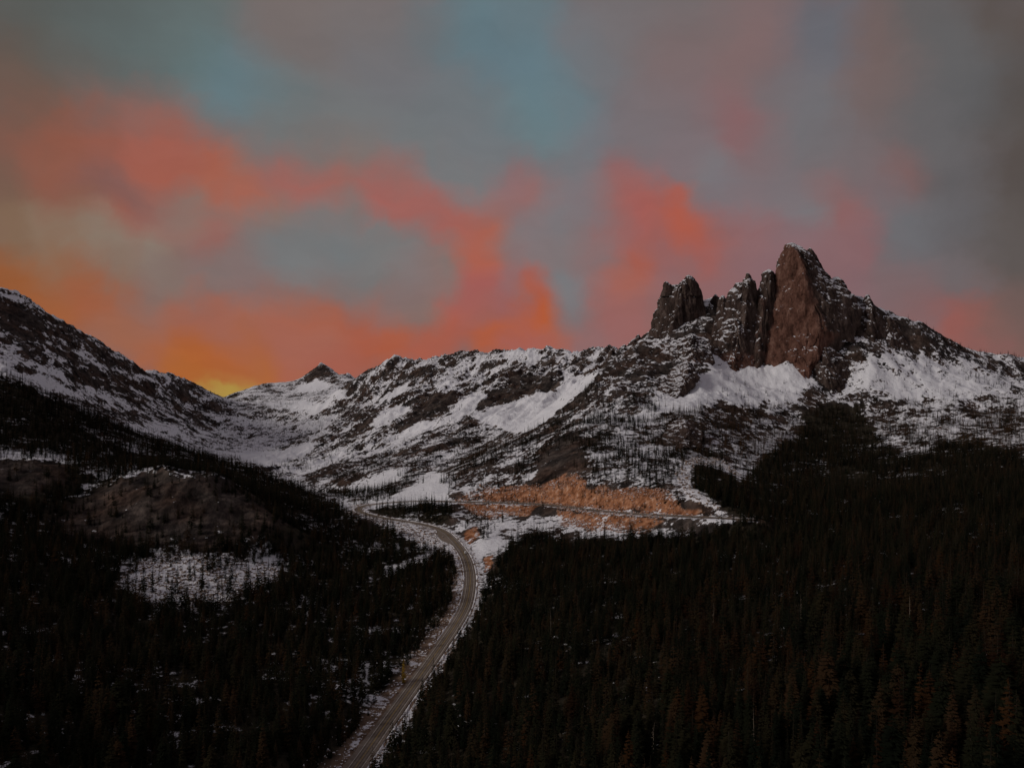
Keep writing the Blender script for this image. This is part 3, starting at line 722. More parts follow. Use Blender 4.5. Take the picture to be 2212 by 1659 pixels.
# ------------------------------------------------------------------ terrain
def set_float(me, name, arr):
    a = me.attributes.new(name, 'FLOAT', 'POINT')
    a.data.foreach_set('value', np.ascontiguousarray(arr, np.float32))

def mesh_from(name, verts, faces, mats=(), smooth=True, counts=None):
    """faces: (n,3) or (n,4) int array"""
    me = bpy.data.meshes.new(name)
    verts = np.ascontiguousarray(verts, np.float32)
    faces = np.ascontiguousarray(faces, np.int32)
    k = faces.shape[1]
    me.vertices.add(len(verts)); me.vertices.foreach_set('co', verts.ravel())
    me.loops.add(faces.size); me.loops.foreach_set('vertex_index', faces.ravel())
    me.polygons.add(len(faces)); me.polygons.foreach_set('loop_start', np.arange(0, faces.size, k, dtype=np.int32))
    me.polygons.foreach_set('loop_total', np.full(len(faces), k, np.int32))
    me.polygons.foreach_set('use_smooth', np.full(len(faces), smooth, bool))
    for mt in mats: me.materials.append(mt)
    me.update(calc_edges=True)
    return me

def link(name, me, label=None, category=None, group=None, kind=None, parent=None, loc=None):
    o = bpy.data.objects.new(name, me)
    scene.collection.objects.link(o)
    if parent is not None: o.parent = parent
    if loc is not None: o.location = loc
    if label: o['label'] = label
    if category: o['category'] = category
    if group: o['group'] = group
    if kind: o['kind'] = kind
    return o

def ground_masks(x, y, z, rg, ribs, zone, sd):
    r = np.hypot(x, y)
    snow = 0.27 + 0.16 * rg + zone * 0.05 - zone * ribs * 0.24
    left = sstep(1500, 1900, r) * sstep(-0.38, -0.46, x / np.maximum(y, 1))
    # bands of rock that dip to the right across the left-hand mountain
    u = x * 0.80 + y * 0.60; wv = (z + u * 0.36)
    strata = fbm2(u / 210, wv / 17 + fbm2(u / 120, z / 60, 2, 141) * 1.2, 4, 131, 0.6)
    snow = snow + 0.03 * sstep(1700, 2100, y) + left * (0.05 + 0.55 * strata)
    snow = snow + zone * 0.22 * fbm2((x * -0.86 + y * 0.52) / 24, (x * -0.52 - y * 0.86) / 130, 3, 151)
    mz = sstep(950, 1150, y) * (1 - sstep(1500, 1800, y)) * (x > -250)
    snow = snow + mz * (-0.01 + 0.34 * fbm2((x * -0.80 + y * 0.60) / 26, (x * -0.60 - y * 0.80) / 120, 3, 161))
    fR = region(x, y, z, FOREST_R, 10, 0, 1700); fL = region(x, y, z, FOREST_L, 10, 0, 1450); fI = region(x, y, z, ISLAND, 6, 900, 1200)
    forest = np.maximum(np.maximum(fR, fL), fI)
    kn = np.maximum(region(x, y, z, KNOB, 18, 600, 1100), region(x, y, z, KNOB2, 8, 600, 1100))
    ta = region(x, y, z, TALUS, 24, 450, 900)
    snow = snow * (1 - forest) + forest * np.where(x < -60, 0.11, 0.04)
    snow = np.maximum(snow, ta * 0.12)
    soil = forest * (1 - kn) * (1 - ta)
    for poly, soft, a, b, amt in ROCKS:
        snow -= region(x, y, z, poly, soft, a, b) * amt
    for poly, soft, a, b, amt in SNOWFIELDS:
        mk = region(x, y, z, poly, soft, a, b)
        snow += mk * amt; soil *= (1 - mk)
    orange = np.zeros(len(x))
    for poly, soft, a, b in ORANGE:
        orange = np.maximum(orange, region(x, y, z, poly, soft, a, b))
    snow -= orange * 0.12
    ad = np.abs(sd)
    nn = fbm2(x / 9, y / 9, 3, 71)
    gravel = (1 - sstep(9, 14 + nn * 7, ad))
    near = sstep(300, 420, y) * (1 - sstep(720, 800, y))
    leftbank = near * sstep(-19 + nn * 7, -12, sd) * (sd < 0)          # rubble bank on the outer side of the road
    gravel = np.maximum(gravel, leftbank * 0.9)
    edge = np.where(sd > 0, 0.30, 0.10) + np.where((sd < 0) & (near > 0.5), -0.02, 0.0)
    snow = np.where(ad < 32, snow - (1 - sstep(6.5, 8, ad)) * 1.5 + sstep(7.0, 8.5, ad) * (1 - sstep(9 + nn * 4, 13 + nn * 8, ad)) * (edge + nn * 0.5), snow)
    snow = np.maximum(snow, leftbank * (0.10 + nn * 0.25))
    soil *= (1 - gravel)
    return snow, np.clip(soil, 0, 1), orange, np.clip(gravel, 0, 1)

def build_terrain():
    az = np.concatenate([np.linspace(-180, -44, 40, endpoint=False), np.linspace(-44, -36.5, 30, endpoint=False), np.linspace(-36.5, 36.5, 860), np.linspace(36.5, 44, 31)[1:], np.linspace(44, 180, 41)[1:]])
    az = np.radians(az)
    r = [30.0]
    while r[-1] < 7200:
        q = r[-1]
        r.append(q * (1 + (0.03 if q < 180 else 0.0055 if q < 520 else 0.0031 if q < 3400 else 0.0075 if q < 4600 else 0.02)))
    r = np.array(r)
    A, R = np.meshgrid(az, r)
    x = (np.sin(A) * R).ravel(); y = (np.cos(A) * R).ravel()
    z, rg, ribs, zone, sd, arc = height(x, y, True)
    nr, na = len(r), len(az)
    idx = np.arange(nr * na).reshape(nr, na)
    f = np.stack([idx[:-1, :-1], idx[:-1, 1:], idx[1:, 1:], idx[1:, :-1]], -1).reshape(-1, 4)
    snow, soil, orange, gravel = ground_masks(x, y, z, rg, ribs, zone, sd)
    co = np.stack([x, y, z], 1)
    # which landform each face belongs to
    fx = x[f].mean(1); fy = y[f].mean(1); fz = z[f].mean(1)
    px, py = project(fx, fy, fz)
    form = np.zeros(len(f), np.int8)
    rr = np.hypot(fx, fy)
    back = fy < 200
    line_l = np.interp(px, [p[0] for p in DARK], [p[2] for p in DARK])
    form[(rr > 1500) & (px <= 455) & (fy > 0)] = 1                                     # mountain on the left
    form[(fy > 2950) & (px > 455) & (px < 800)] = 2                                    # pointed peak and pass
    spur_y = np.interp(px, [700, 945, 1046, 1139, 1245, 1290, 1340, 1387, 1420], [1150, 1200, 1330, 1450, 1620, 1710, 1810, 1900, 2400])
    form[(fy > 1380) & (fy <= 2950) & (px > 455) & (px <= 1420) & (fy > spur_y + 60)] = 3
    form[(fy > 2950) & (px >= 800) & (px < 1420)] = 3
    form[(fy > 1150) & (px > 900) & (form == 0) & (fy > np.interp(px, [900, 1000, 1250, 1500, 1650, 1800, 2000, 2212], [1185, 1120, 985, 840, 1090, 1400, 1400, 1250]))] = 4
    names = [('ground', 'dark forest floor and snowy valley ground on both sides of the highway'),
             ('mountain', 'snow-dusted grey mountain sloping down from the left edge to the pass'),
             ('mountain', 'distant pointed snowy peak with a low tree-lined saddle to its left'),
             ('mountain_ridge', 'long jagged snowy ridge with diagonal snow gullies behind the hairpin bend'),
             ('mountain_slope', 'steep snowy slope with sparse trees below the tall rock towers')]
    for k, (nm, lab) in enumerate(names):
        ff = f[form == k]
        used, inv = np.unique(ff, return_inverse=True)
        me = mesh_from(nm, co[used], inv.reshape(-1, 4), [MAT_GROUND])
        set_float(me, 'snow', snow[used]); set_float(me, 'soil', soil[used]); set_float(me, 'orange', orange[used]); set_float(me, 'gravel', gravel[used])
        link(nm, me, lab, {'ground': 'ground', 'mountain': 'mountain', 'mountain_ridge': 'ridge', 'mountain_slope': 'slope'}[nm], None, 'structure')
build_terrain()

# ------------------------------------------------------------------ rock towers
def rock_material(name, dark, mid, light, warm_d, warm_m, warm_l, snow_thr):
    m, t, b = new_mat(name)
    pos, g = mapped(t, (1, 1, 0.28))
    pos2, _ = mapped(t, (1, 1, 1))
    sep = node(t, 'ShaderNodeSeparateXYZ'); t.links.new(g.outputs['Normal'], sep.inputs[0])
    streak = tex_noise(t, pos, 0.07, 8, 0.66)
    patch = tex_noise(t, pos2, 0.035, 6, 0.6)
    fine = tex_noise(t, pos2, 0.24, 6, 0.65)
    f = mth(t, 'ADD', mth(t, 'MULTIPLY', streak, 0.6), mth(t, 'ADD', mth(t, 'MULTIPLY', patch, 0.25), mth(t, 'MULTIPLY', fine, 0.15)))
    cold = ramp(t, f, [(0.40, dark), (0.5, mid), (0.61, light)])
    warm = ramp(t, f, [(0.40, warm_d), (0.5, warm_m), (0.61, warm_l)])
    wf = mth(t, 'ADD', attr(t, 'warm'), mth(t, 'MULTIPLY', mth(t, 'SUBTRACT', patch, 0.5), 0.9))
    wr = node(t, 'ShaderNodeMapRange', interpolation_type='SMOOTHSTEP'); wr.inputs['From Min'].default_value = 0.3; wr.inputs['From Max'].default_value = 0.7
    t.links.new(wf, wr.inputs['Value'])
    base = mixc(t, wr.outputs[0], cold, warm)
    s = mth(t, 'ADD', sep.outputs['Z'], mth(t, 'MULTIPLY', mth(t, 'SUBTRACT', fine, 0.5), 0.9))
    s = mth(t, 'ADD', s, mth(t, 'MULTIPLY', mth(t, 'SUBTRACT', patch, 0.5), 0.7))
    s = mth(t, 'ADD', s, attr(t, 'dust'))
    mr = node(t, 'ShaderNodeMapRange', interpolation_type='SMOOTHSTEP'); mr.inputs['From Min'].default_value = snow_thr; mr.inputs['From Max'].default_value = snow_thr + 0.12
    t.links.new(s, mr.inputs['Value'])
    t.links.new(mixc(t, mr.outputs[0], base, SNOW), b.inputs['Base Color'])
    bm = node(t, 'ShaderNodeBump'); bm.inputs['Strength'].default_value = 1.0; bm.inputs['Distance'].default_value = 5.0
    t.links.new(mth(t, 'ADD', mth(t, 'MULTIPLY', streak, 1.6), fine), bm.inputs['Height'])
    t.links.new(bm.outputs[0], b.inputs['Normal'])
    return m
MAT_TOWER = rock_material('granite_tower', (0.034, 0.025, 0.022), (0.078, 0.053, 0.044), (0.14, 0.102, 0.086),
                          (0.062, 0.031, 0.023), (0.152, 0.074, 0.054), (0.25, 0.14, 0.105), 0.64)

def loft(rows, y0, lean, front, back, seed, amp, warm, dust, n, m, ledge, blunt):
    """rows: (frame y, left, front edge, right) from the top down; y0 distance at the foot, lean: metres back per metre up"""
    rows = np.array(rows, float)
    pyb = rows[-1, 0]
    t = np.linspace(0, 1, m) ** 0.92
    py = rows[0, 0] + (pyb - rows[0, 0]) * t
    L, A, R = (np.interp(py, rows[:, 0], rows[:, k]) for k in (1, 2, 3))
    zb = (HY - pyb) / F * y0
    Yr = y0 + lean * ((HY - py) / F * y0 - zb)
    z = (HY - py) / F * Yr
    xl, xa, xr = ((v - CX) / F * Yr for v in (L, A, R))
    w = xr - xl
    fd = np.minimum(front, w * 0.55 + 1.0); bd = np.minimum(back, w * 0.6 + 1.0)
    per = np.linspace(0, 4, n, endpoint=False)
    k = per.astype(int); fr = per - k
    cxs = np.stack([xl, xa, xr, (xl + xr) / 2, xl], 1); cys = np.stack([Yr, Yr - fd, Yr, Yr + bd, Yr], 1)
    x = cxs[:, k] * (1 - fr) + cxs[:, k + 1] * fr
    y = cys[:, k] * (1 - fr) + cys[:, k + 1] * fr
    for _ in range(blunt):      # blunt the corners
        x = 0.5 * x + 0.25 * (np.roll(x, 1, 1) + np.roll(x, -1, 1)); y = 0.5 * y + 0.25 * (np.roll(y, 1, 1) + np.roll(y, -1, 1))
    zz = np.repeat(z[:, None], n, 1)
    cxm = ((xl + xr) / 2)[:, None]; cym = (Yr - fd * 0.2)[:, None]
    dx = x - cxm; dy = y - cym; dl = np.hypot(dx, dy) + 1e-6
    # joints lean a little, the way the rock splits
    sx = x + zz * 0.10
    crack = np.clip(1 - np.abs(perlin3(sx / 21, y / 21, zz / 110, seed)) * 2.6, -0.6, 1)
    c2 = 1 - np.abs(perlin3(sx / 10, y / 10, zz / 55, seed + 13)) * 3.0
    blk = perlin3(sx / 30, y / 30, zz / 38, seed + 3) * 6.0 + perlin3(sx / 13, y / 13, zz / 20, seed + 4) * 2.6
    sm = perlin3(x / 6, y / 6, zz / 12, seed + 5) * 1.5 + perlin3(x / 3.2, y / 3.2, zz / 5, seed + 6) * 0.8
    lz = zz / 19.0 + perlin3(x / 28, y / 28, zz / 40, seed + 7) * 2.2
    lm = np.clip(0.4 + perlin3(x / 25, y / 25, zz / 25, seed + 8) * 1.6, 0, 1)
    led = (np.abs((lz % 1.0) - 0.5) * 2) ** 4 * 2.6 * ledge * lm
    room = np.clip(dl / 13.0, 0.15, 1.0)
    d = (-np.clip(crack - 0.45, 0, 1) * 8.5 - np.clip(c2 - 0.5, 0, 1) * 4.0 + blk + sm - led) * amp * room
    x = x + dx / dl * d; y = y + dy / dl * d
    zz = zz + perlin3(x / 9, y / 9, zz / 9, seed + 9) * 2.2 * np.clip(t * 8, 0.25, 1)[:, None] + perlin3(x / 5, y / 5, zz * 0 + seed, seed + 10) * 2.5 * np.clip(1 - t * 6, 0, 1)[:, None]
    co = np.stack([x, y, zz], -1).reshape(-1, 3)
    top = np.array([[x[0].mean(), y[0].mean(), zz[0].max() + 0.8]])
    idx = np.arange(m * n).reshape(m, n)
    a = idx[:-1]; bq = idx[1:]
    quads = np.stack([a, bq, np.roll(bq, -1, 1), np.roll(a, -1, 1)], -1).reshape(-1, 4)
    tris = np.stack([quads[:, [0, 1, 2]], quads[:, [0, 2, 3]]], 1).reshape(-1, 3)
    cap = np.stack([np.full(n, m * n), idx[0], np.roll(idx[0], -1)], 1)
    pg = np.repeat(py[:, None], n, 1); qg = np.repeat(per[None], m, 0)
    fn = lambda q, dflt: (q(pg, qg) + 0 * pg) if callable(q) else np.full((m, n), dflt if q is None else q)
    wv = fn(warm, 0.25); dv = fn(dust, 0.0)
    return np.vstack([co, top]), np.vstack([tris, cap]), np.r_[wv.ravel(), wv[0].mean()], np.r_[dv.ravel(), dv[0].mean()]

def tower(lofts, label, name='rock_tower', category='rock tower'):
    """one rock mass; its pinnacles and buttresses grow out of each other"""
    V, T, W, D = [], [], [], []; off = 0
    for q in lofts:
        kw = dict(amp=1.0, warm=None, dust=0.0, n=132, m=150, ledge=1.0, blunt=7); kw.update(q[6] if len(q) > 6 else {})
        v, f, w, d = loft(*q[:6], **kw)
        V.append(v); T.append(f + off); W.append(w); D.append(d); off += len(v)
    V = np.vstack(V)
    c = V.mean(0); c[2] = V[:, 2].min()
    me = mesh_from(name, V - c, np.vstack(T), [MAT_TOWER])
    set_float(me, 'warm', np.concatenate(W)); set_float(me, 'dust', np.concatenate(D))
    return link(name, me, label, category, 'granite rocks of the right-hand massif', None, None, tuple(c))

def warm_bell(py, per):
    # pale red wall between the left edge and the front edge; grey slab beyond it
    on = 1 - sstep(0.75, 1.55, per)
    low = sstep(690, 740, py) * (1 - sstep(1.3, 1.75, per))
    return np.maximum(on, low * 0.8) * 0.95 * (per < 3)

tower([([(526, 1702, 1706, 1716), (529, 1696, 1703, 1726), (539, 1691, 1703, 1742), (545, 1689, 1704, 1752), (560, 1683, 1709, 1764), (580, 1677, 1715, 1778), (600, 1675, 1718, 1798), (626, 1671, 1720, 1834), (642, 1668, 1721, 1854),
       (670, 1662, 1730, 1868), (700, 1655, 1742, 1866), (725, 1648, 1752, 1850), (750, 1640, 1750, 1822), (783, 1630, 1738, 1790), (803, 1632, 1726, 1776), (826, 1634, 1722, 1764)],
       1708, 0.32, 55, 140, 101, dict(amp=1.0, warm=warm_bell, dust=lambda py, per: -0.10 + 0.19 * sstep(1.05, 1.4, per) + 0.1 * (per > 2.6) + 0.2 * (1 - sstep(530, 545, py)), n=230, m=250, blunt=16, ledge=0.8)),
       ([(537, 1747, 1749, 1752), (542, 1743, 1750, 1758), (552, 1738, 1752, 1765), (575, 1734, 1754, 1780), (600, 1734, 1756, 1792)], 1808, 0.1, 9, 20, 107, dict(amp=0.5, warm=0.0, dust=0.05, n=60, m=50)),
       ([(600, 1800, 1806, 1812), (606, 1792, 1808, 1820), (626, 1786, 1812, 1838), (660, 1780, 1820, 1850), (700, 1776, 1824, 1856), (740, 1772, 1822, 1850)], 1735, 0.5, 20, 40, 109, dict(amp=0.9, warm=0.05, dust=0.08, n=100, m=110))],
      'tallest bell-shaped granite tower with a sheer reddish left wall')
tower([([(584, 1657, 1661, 1666), (587, 1649, 1661, 1670), (594, 1642, 1658, 1675), (615, 1637, 1656, 1678), (650, 1633, 1652, 1682), (700, 1628, 1648, 1684), (740, 1620, 1640, 1676), (790, 1608, 1632, 1664), (818, 1604, 1630, 1660)],
       1722, 0.30, 26, 70, 131, dict(amp=0.85, warm=lambda py, per: 0.35 * sstep(620, 660, py), dust=0.0)),
       ([(640, 1640, 1644, 1650), (650, 1634, 1645, 1656), (680, 1630, 1644, 1660), (720, 1624, 1640, 1660), (770, 1616, 1636, 1656), (812, 1612, 1632, 1652)], 1704, 0.34, 14, 30, 137, dict(amp=0.8, warm=0.4, dust=0.05, n=90, m=110))],
      'round-topped granite tower pressed against the tallest tower on its left')
tower([([(592, 1612, 1615, 1619), (597, 1610, 1615, 1622), (602, 1608, 1615, 1623), (607, 1603, 1616, 1630), (616, 1598, 1614, 1633), (640, 1592, 1616, 1640), (690, 1586, 1614, 1644)],
       1765, 0.20, 22, 50, 151, dict(amp=0.75, warm=0.3, dust=0.08, n=110)),
       ([(612, 1586, 1600, 1612), (616, 1582, 1606, 1630), (626, 1575, 1606, 1634), (645, 1566, 1604, 1638), (680, 1560, 1600, 1644), (720, 1551, 1594, 1646), (760, 1540, 1588, 1642), (805, 1528, 1582, 1636)], 1722, 0.31, 36, 70, 157, dict(amp=1.1, warm=lambda py, per: 0.22 + 0.35 * sstep(700, 780, py), dust=0.06, n=180, m=180)),
       ([(690, 1572, 1584, 1600), (700, 1556, 1588, 1626), (720, 1546, 1588, 1634), (745, 1538, 1584, 1636), (775, 1530, 1580, 1634), (795, 1528, 1578, 1632), (815, 1526, 1576, 1630)], 1694, 0.40, 26, 60, 159, dict(amp=1.1, warm=lambda py, per: 0.2 + 0.45 * sstep(740, 785, py), dust=0.07)),
       ([(640, 1556, 1560, 1566), (648, 1550, 1560, 1574), (680, 1544, 1560, 1580), (720, 1536, 1558, 1580), (770, 1526, 1552, 1580)], 1745, 0.28, 16, 40, 161, dict(amp=0.8, warm=0.1, dust=0.08, n=90, m=100))],
      'knob-topped brown granite tower group between the round tower and the snow gully')
tower([([(616, 1452, 1472, 1496), (621, 1438, 1472, 1512), (627, 1428, 1470, 1516), (636, 1423, 1468, 1519), (651, 1418, 1464, 1525), (680, 1409, 1456, 1530), (705, 1402, 1446, 1526), (740, 1390, 1432, 1504), (775, 1378, 1416, 1476), (800, 1372, 1410, 1464)],
       1796, 0.22, 34, 70, 171, dict(amp=1.0, warm=0.26, dust=0.04, n=170, m=170)),
       ([(595, 1484, 1487, 1491), (598, 1479, 1487, 1497), (604, 1473, 1487, 1504), (612, 1464, 1487, 1511), (640, 1456, 1488, 1519)], 1826, 0.1, 20, 36, 173, dict(amp=0.6, warm=0.25, dust=0.05, n=80, m=60)),
       ([(609, 1435, 1438, 1442), (614, 1432, 1440, 1450), (622, 1428, 1442, 1464), (640, 1422, 1444, 1472)], 1824, 0.1, 10, 24, 177, dict(amp=0.5, warm=0.25, dust=0.05, n=70, m=50))],
      'dark twin-topped granite spire at the left end of the tower group')
tower([([(637, 1542, 1545, 1549), (645, 1534, 1545, 1557), (660, 1530, 1546, 1560), (690, 1526, 1546, 1562), (710, 1524, 1546, 1562)],
      1850, 0.1, 12, 24, 181, dict(amp=0.6, dust=0.08, n=72, m=60))], 'small dark rock knob on the col between the spire and the brown towers')
tower([([(724, 1376, 1378, 1381), (732, 1369, 1378, 1387), (740, 1360, 1376, 1392), (755, 1348, 1372, 1396), (775, 1335, 1366, 1398)], 1850, 0.1, 12, 24, 187, dict(amp=0.6, dust=0.08, n=72, m=60)),
       ([(733, 1365, 1368, 1372), (742, 1356, 1367, 1378), (760, 1344, 1364, 1384), (780, 1330, 1356, 1386)], 1838, 0.15, 10, 20, 188, dict(amp=0.5, dust=0.1, n=60, m=50))], 'small pointed rock pinnacles left of the dark twin-topped spire')
tower([([(746, 1346, 1349, 1353), (752, 1336, 1347, 1358), (766, 1322, 1342, 1364), (790, 1310, 1336, 1366)], 1825, 0.2, 10, 24, 189, dict(amp=0.6, dust=0.06, n=70, m=60)),
       ([(755, 1318, 1321, 1325), (762, 1312, 1321, 1332), (780, 1304, 1318, 1340)], 1815, 0.2, 8, 16, 190, dict(amp=0.5, dust=0.06, n=60, m=50))], 'row of low dark crags at the left end of the massif skyline')
tower([([(638, 1870, 1873, 1878), (644, 1864, 1873, 1881), (652, 1857, 1874, 1886), (665, 1850, 1872, 1894), (690, 1845, 1870, 1912), (725, 1840, 1872, 1930), (760, 1836, 1876, 1938), (780, 1836, 1876, 1938)],
      1755, 0.34, 30, 60, 191, dict(amp=1.1, dust=0.06)),
       ([(684, 1905, 1912, 1920), (694, 1892, 1914, 1936), (715, 1884, 1916, 1952), (745, 1878, 1918, 1966), (775, 1874, 1918, 1972)], 1752, 0.5, 20, 40, 195, dict(amp=0.9, dust=0.04))], 'dark snow-dusted rock shoulder right of the tallest tower')
tower([([(742, 1764, 1768, 1774), (750, 1754, 1770, 1794), (762, 1745, 1772, 1812), (780, 1736, 1776, 1832), (800, 1733, 1778, 1840), (822, 1742, 1780, 1842), (842, 1752, 1786, 1838), (856, 1752, 1786, 1838)],
      1652, 0.60, 30, 70, 201, dict(amp=1.0, warm=0.1, dust=0.0))], 'dark rock buttress standing in snow at the foot of the tallest tower', 'rock_buttress', 'rock buttress')
tower([([(722, 1486, 1492, 1500), (732, 1464, 1492, 1520), (745, 1450, 1492, 1534), (765, 1442, 1492, 1543), (785, 1446, 1494, 1545), (802, 1450, 1496, 1545)],
      1640, 0.75, 24, 60, 211, dict(amp=1.1, warm=lambda py, per: 0.1 + 0.5 * sstep(765, 795, py), dust=0.04))], 'snow-streaked rock wall above the snow apron below the brown towers', 'rock_buttress', 'rock buttress')
tower([([(783, 1474, 1482, 1490), (795, 1448, 1480, 1506), (815, 1432, 1476, 1517), (835, 1422, 1470, 1506), (852, 1418, 1460, 1486), (862, 1416, 1456, 1480)],
      1490, 1.2, 26, 90, 221, dict(amp=1.0, warm=0.0, dust=-0.08))], 'low dark rock outcrop dusted with snow left of the snow apron', 'rock_outcrop', 'rock outcrop')
tower([([(903, 1464, 1472, 1480), (910, 1450, 1474, 1496), (920, 1438, 1474, 1508), (938, 1428, 1474, 1518), (958, 1420, 1474, 1522), (966, 1420, 1474, 1522)],
      1180, 1.5, 24, 70, 231, dict(amp=0.8, warm=0.0, dust=-0.24))], 'grey rounded rock dome among larches below the snow apron', 'rock_outcrop', 'rock outcrop')

tower([([(784, 691, 693, 697), (790, 686, 693, 706), (799, 676, 692, 719), (808, 665, 691, 731), (817, 652, 690, 742), (827, 634, 690, 756), (842, 618, 690, 770)], 3860, 0.8, 45, 120, 241, dict(amp=1.5, warm=0.0, dust=0.24, n=120, m=110)),
       ([(806, 748, 750, 754), (812, 741, 750, 762), (822, 732, 750, 774), (836, 724, 750, 786)], 3700, 0.8, 25, 60, 243, dict(amp=1.2, warm=0.0, dust=0.10, n=90, m=70))],
      'dark snow-dusted pyramid summit of the distant pointed peak', 'mountain_peak', 'peak')
tower([([(768, 849, 852, 857), (774, 843, 853, 865), (782, 834, 853, 874), (792, 824, 852, 884), (806, 808, 850, 894), (820, 798, 848, 900)], 2900, 0.9, 30, 90, 245, dict(amp=1.2, warm=0.0, dust=0.12, n=120, m=100))],
      'dark rocky summit at the left end of the long snowy ridge', 'mountain_peak', 'peak')
tower([([(748, 1182, 1186, 1190), (753, 1172, 1187, 1197), (764, 1158, 1187, 1208), (780, 1148, 1186, 1218)], 2560, 0.9, 22, 60, 247, dict(amp=1.1, warm=0.0, dust=0.16, n=110, m=80))],
      'snow-streaked pointed summit at the right end of the long snowy ridge', 'mountain_peak', 'peak')

# ------------------------------------------------------------------ highway
def strip(name, a_off, b_off, lift, mat, label=None, parent=None, s0=0, s1=None, kind='structure', category=None, cross=1):
    """a ribbon along the highway between two offsets (numbers or arrays), right of the driving line positive"""
    p = ROAD[s0:s1]
    tan = np.gradient(p, axis=0); tan[:, 2] = 0; tan /= np.linalg.norm(tan, axis=1)[:, None]
    right = np.stack([tan[:, 1], -tan[:, 0], np.zeros(len(p))], 1)
    a = np.broadcast_to(a_off, len(p)); b = np.broadcast_to(b_off, len(p))
    cols = []
    for j in range(cross + 1):
        o = a + (b - a) * j / cross
        v = p + right * o[:, None]; v[:, 2] += lift
        cols.append(v)
    co = np.stack(cols, 1).reshape(-1, 3)
    k = cross + 1
    idx = np.arange(len(p) * k).reshape(len(p), k)
    f = np.stack([idx[:-1, :-1], idx[:-1, 1:], idx[1:, 1:], idx[1:, :-1]], -1).reshape(-1, 4)
    me = mesh_from(name, co, f, [mat], True)
    cross_u = np.tile(np.linspace(0, 1, k), len(p)) * np.repeat(b - a, k) + np.repeat(a, k)
    set_float(me, 'off', cross_u)
    return link(name, me, label, category, None, kind, parent)

def asphalt_material():
    m, t, b = new_mat('asphalt')
    pos, g = mapped(t)
    n = tex_noise(t, pos, 0.35, 6, 0.6)
    n2 = tex_noise(t, pos, 0.035, 4)
    col = ramp(t, mth(t, 'ADD', mth(t, 'MULTIPLY', n, 0.5), mth(t, 'MULTIPLY', n2, 0.5)), [(0.35, (0.15, 0.118, 0.094)), (0.5, (0.215, 0.172, 0.138)), (0.68, (0.28, 0.23, 0.19))])
    off = attr(t, 'off')
    # wheel paths are darker, worn smooth
    w = mth(t, 'ABSOLUTE', mth(t, 'SUBTRACT', mth(t, 'ABSOLUTE', mth(t, 'SUBTRACT', mth(t, 'ABSOLUTE', off), 1.75)), 0.85))
    wr = node(t, 'ShaderNodeMapRange', interpolation_type='SMOOTHSTEP'); wr.inputs['From Min'].default_value = 0.15; wr.inputs['From Max'].default_value = 0.6
    wr.inputs['To Min'].default_value = 0.62; wr.inputs['To Max'].default_value = 1.0
    t.links.new(w, wr.inputs['Value'])
    mul = node(t, 'ShaderNodeMix', data_type='RGBA', blend_type='MULTIPLY'); mul.inputs['Factor'].default_value = 1.0
    t.links.new(col, mul.inputs['A']); t.links.new(wr.outputs[0], mul.inputs['B'])
    t.links.new(mul.outputs['Result'], b.inputs['Base Color'])
    b.inputs['Roughness'].default_value = 0.8
    return m
def paint_material(name, c):
    m, t, b = new_mat(name)
    pos, g = mapped(t)
    b.inputs['Roughness'].default_value = 0.7
    t.links.new(ramp(t, tex_noise(t, pos, 0.8, 4), [(0.3, tuple(v * 0.45 for v in c)), (0.55, c)]), b.inputs['Base Color'])
    return m
def snow_material():
    m, t, b = new_mat('roadside_snow')
    pos, g = mapped(t)
    t.links.new(ramp(t, tex_noise(t, pos, 0.9, 5), [(0.25, (0.30, 0.22, 0.17)), (0.40, (0.66, 0.62, 0.6)), (0.6, (0.82, 0.81, 0.83))]), b.inputs['Base Color'])
    return m
MAT_ASPHALT = asphalt_material(); MAT_WHITE = paint_material('road_paint_white', (0.62, 0.58, 0.53)); MAT_YELLOW = paint_material('road_paint_yellow', (0.40, 0.26, 0.06)); MAT_SNOW = snow_material()
NR = len(ROAD)
arc_n = np.arange(NR)
_rt = np.gradient(ROAD[:, :2], axis=0)
# pull-out on the outer side of the bend (frame 950-985, 1150-1185)
_ppx = CX + F * ROAD[:, 0] / ROAD[:, 1]; _ppy = HY - F * ROAD[:, 2] / ROAD[:, 1]
k_pull = int(np.argmin((_ppx - 972) ** 2 + (_ppy - 1160) ** 2))
pull = np.exp(-((arc_n - k_pull) / 11.0) ** 4) * 9.0
near_w = 1.8 * (1 - sstep(0, 45, arc_n))
wob = np.array(perlin2(arc_n / 6.0, arc_n * 0 + 3.3, 5)) * 0.35
road = strip('highway', -5.4 - pull - near_w - wob, 5.0 + near_w * 0.6 + wob, 0.10, MAT_ASPHALT, 'grey two-lane highway winding up the valley into a hairpin bend', cross=14, category='road')
strip('edge_line', -3.55, -3.30, 0.112, MAT_WHITE, parent=road)
strip('edge_line', 3.30, 3.55, 0.112, MAT_WHITE, parent=road)
strip('centre_line', -0.26, -0.10, 0.112, MAT_YELLOW, parent=road)
strip('centre_line', 0.10, 0.26, 0.112, MAT_YELLOW, parent=road)

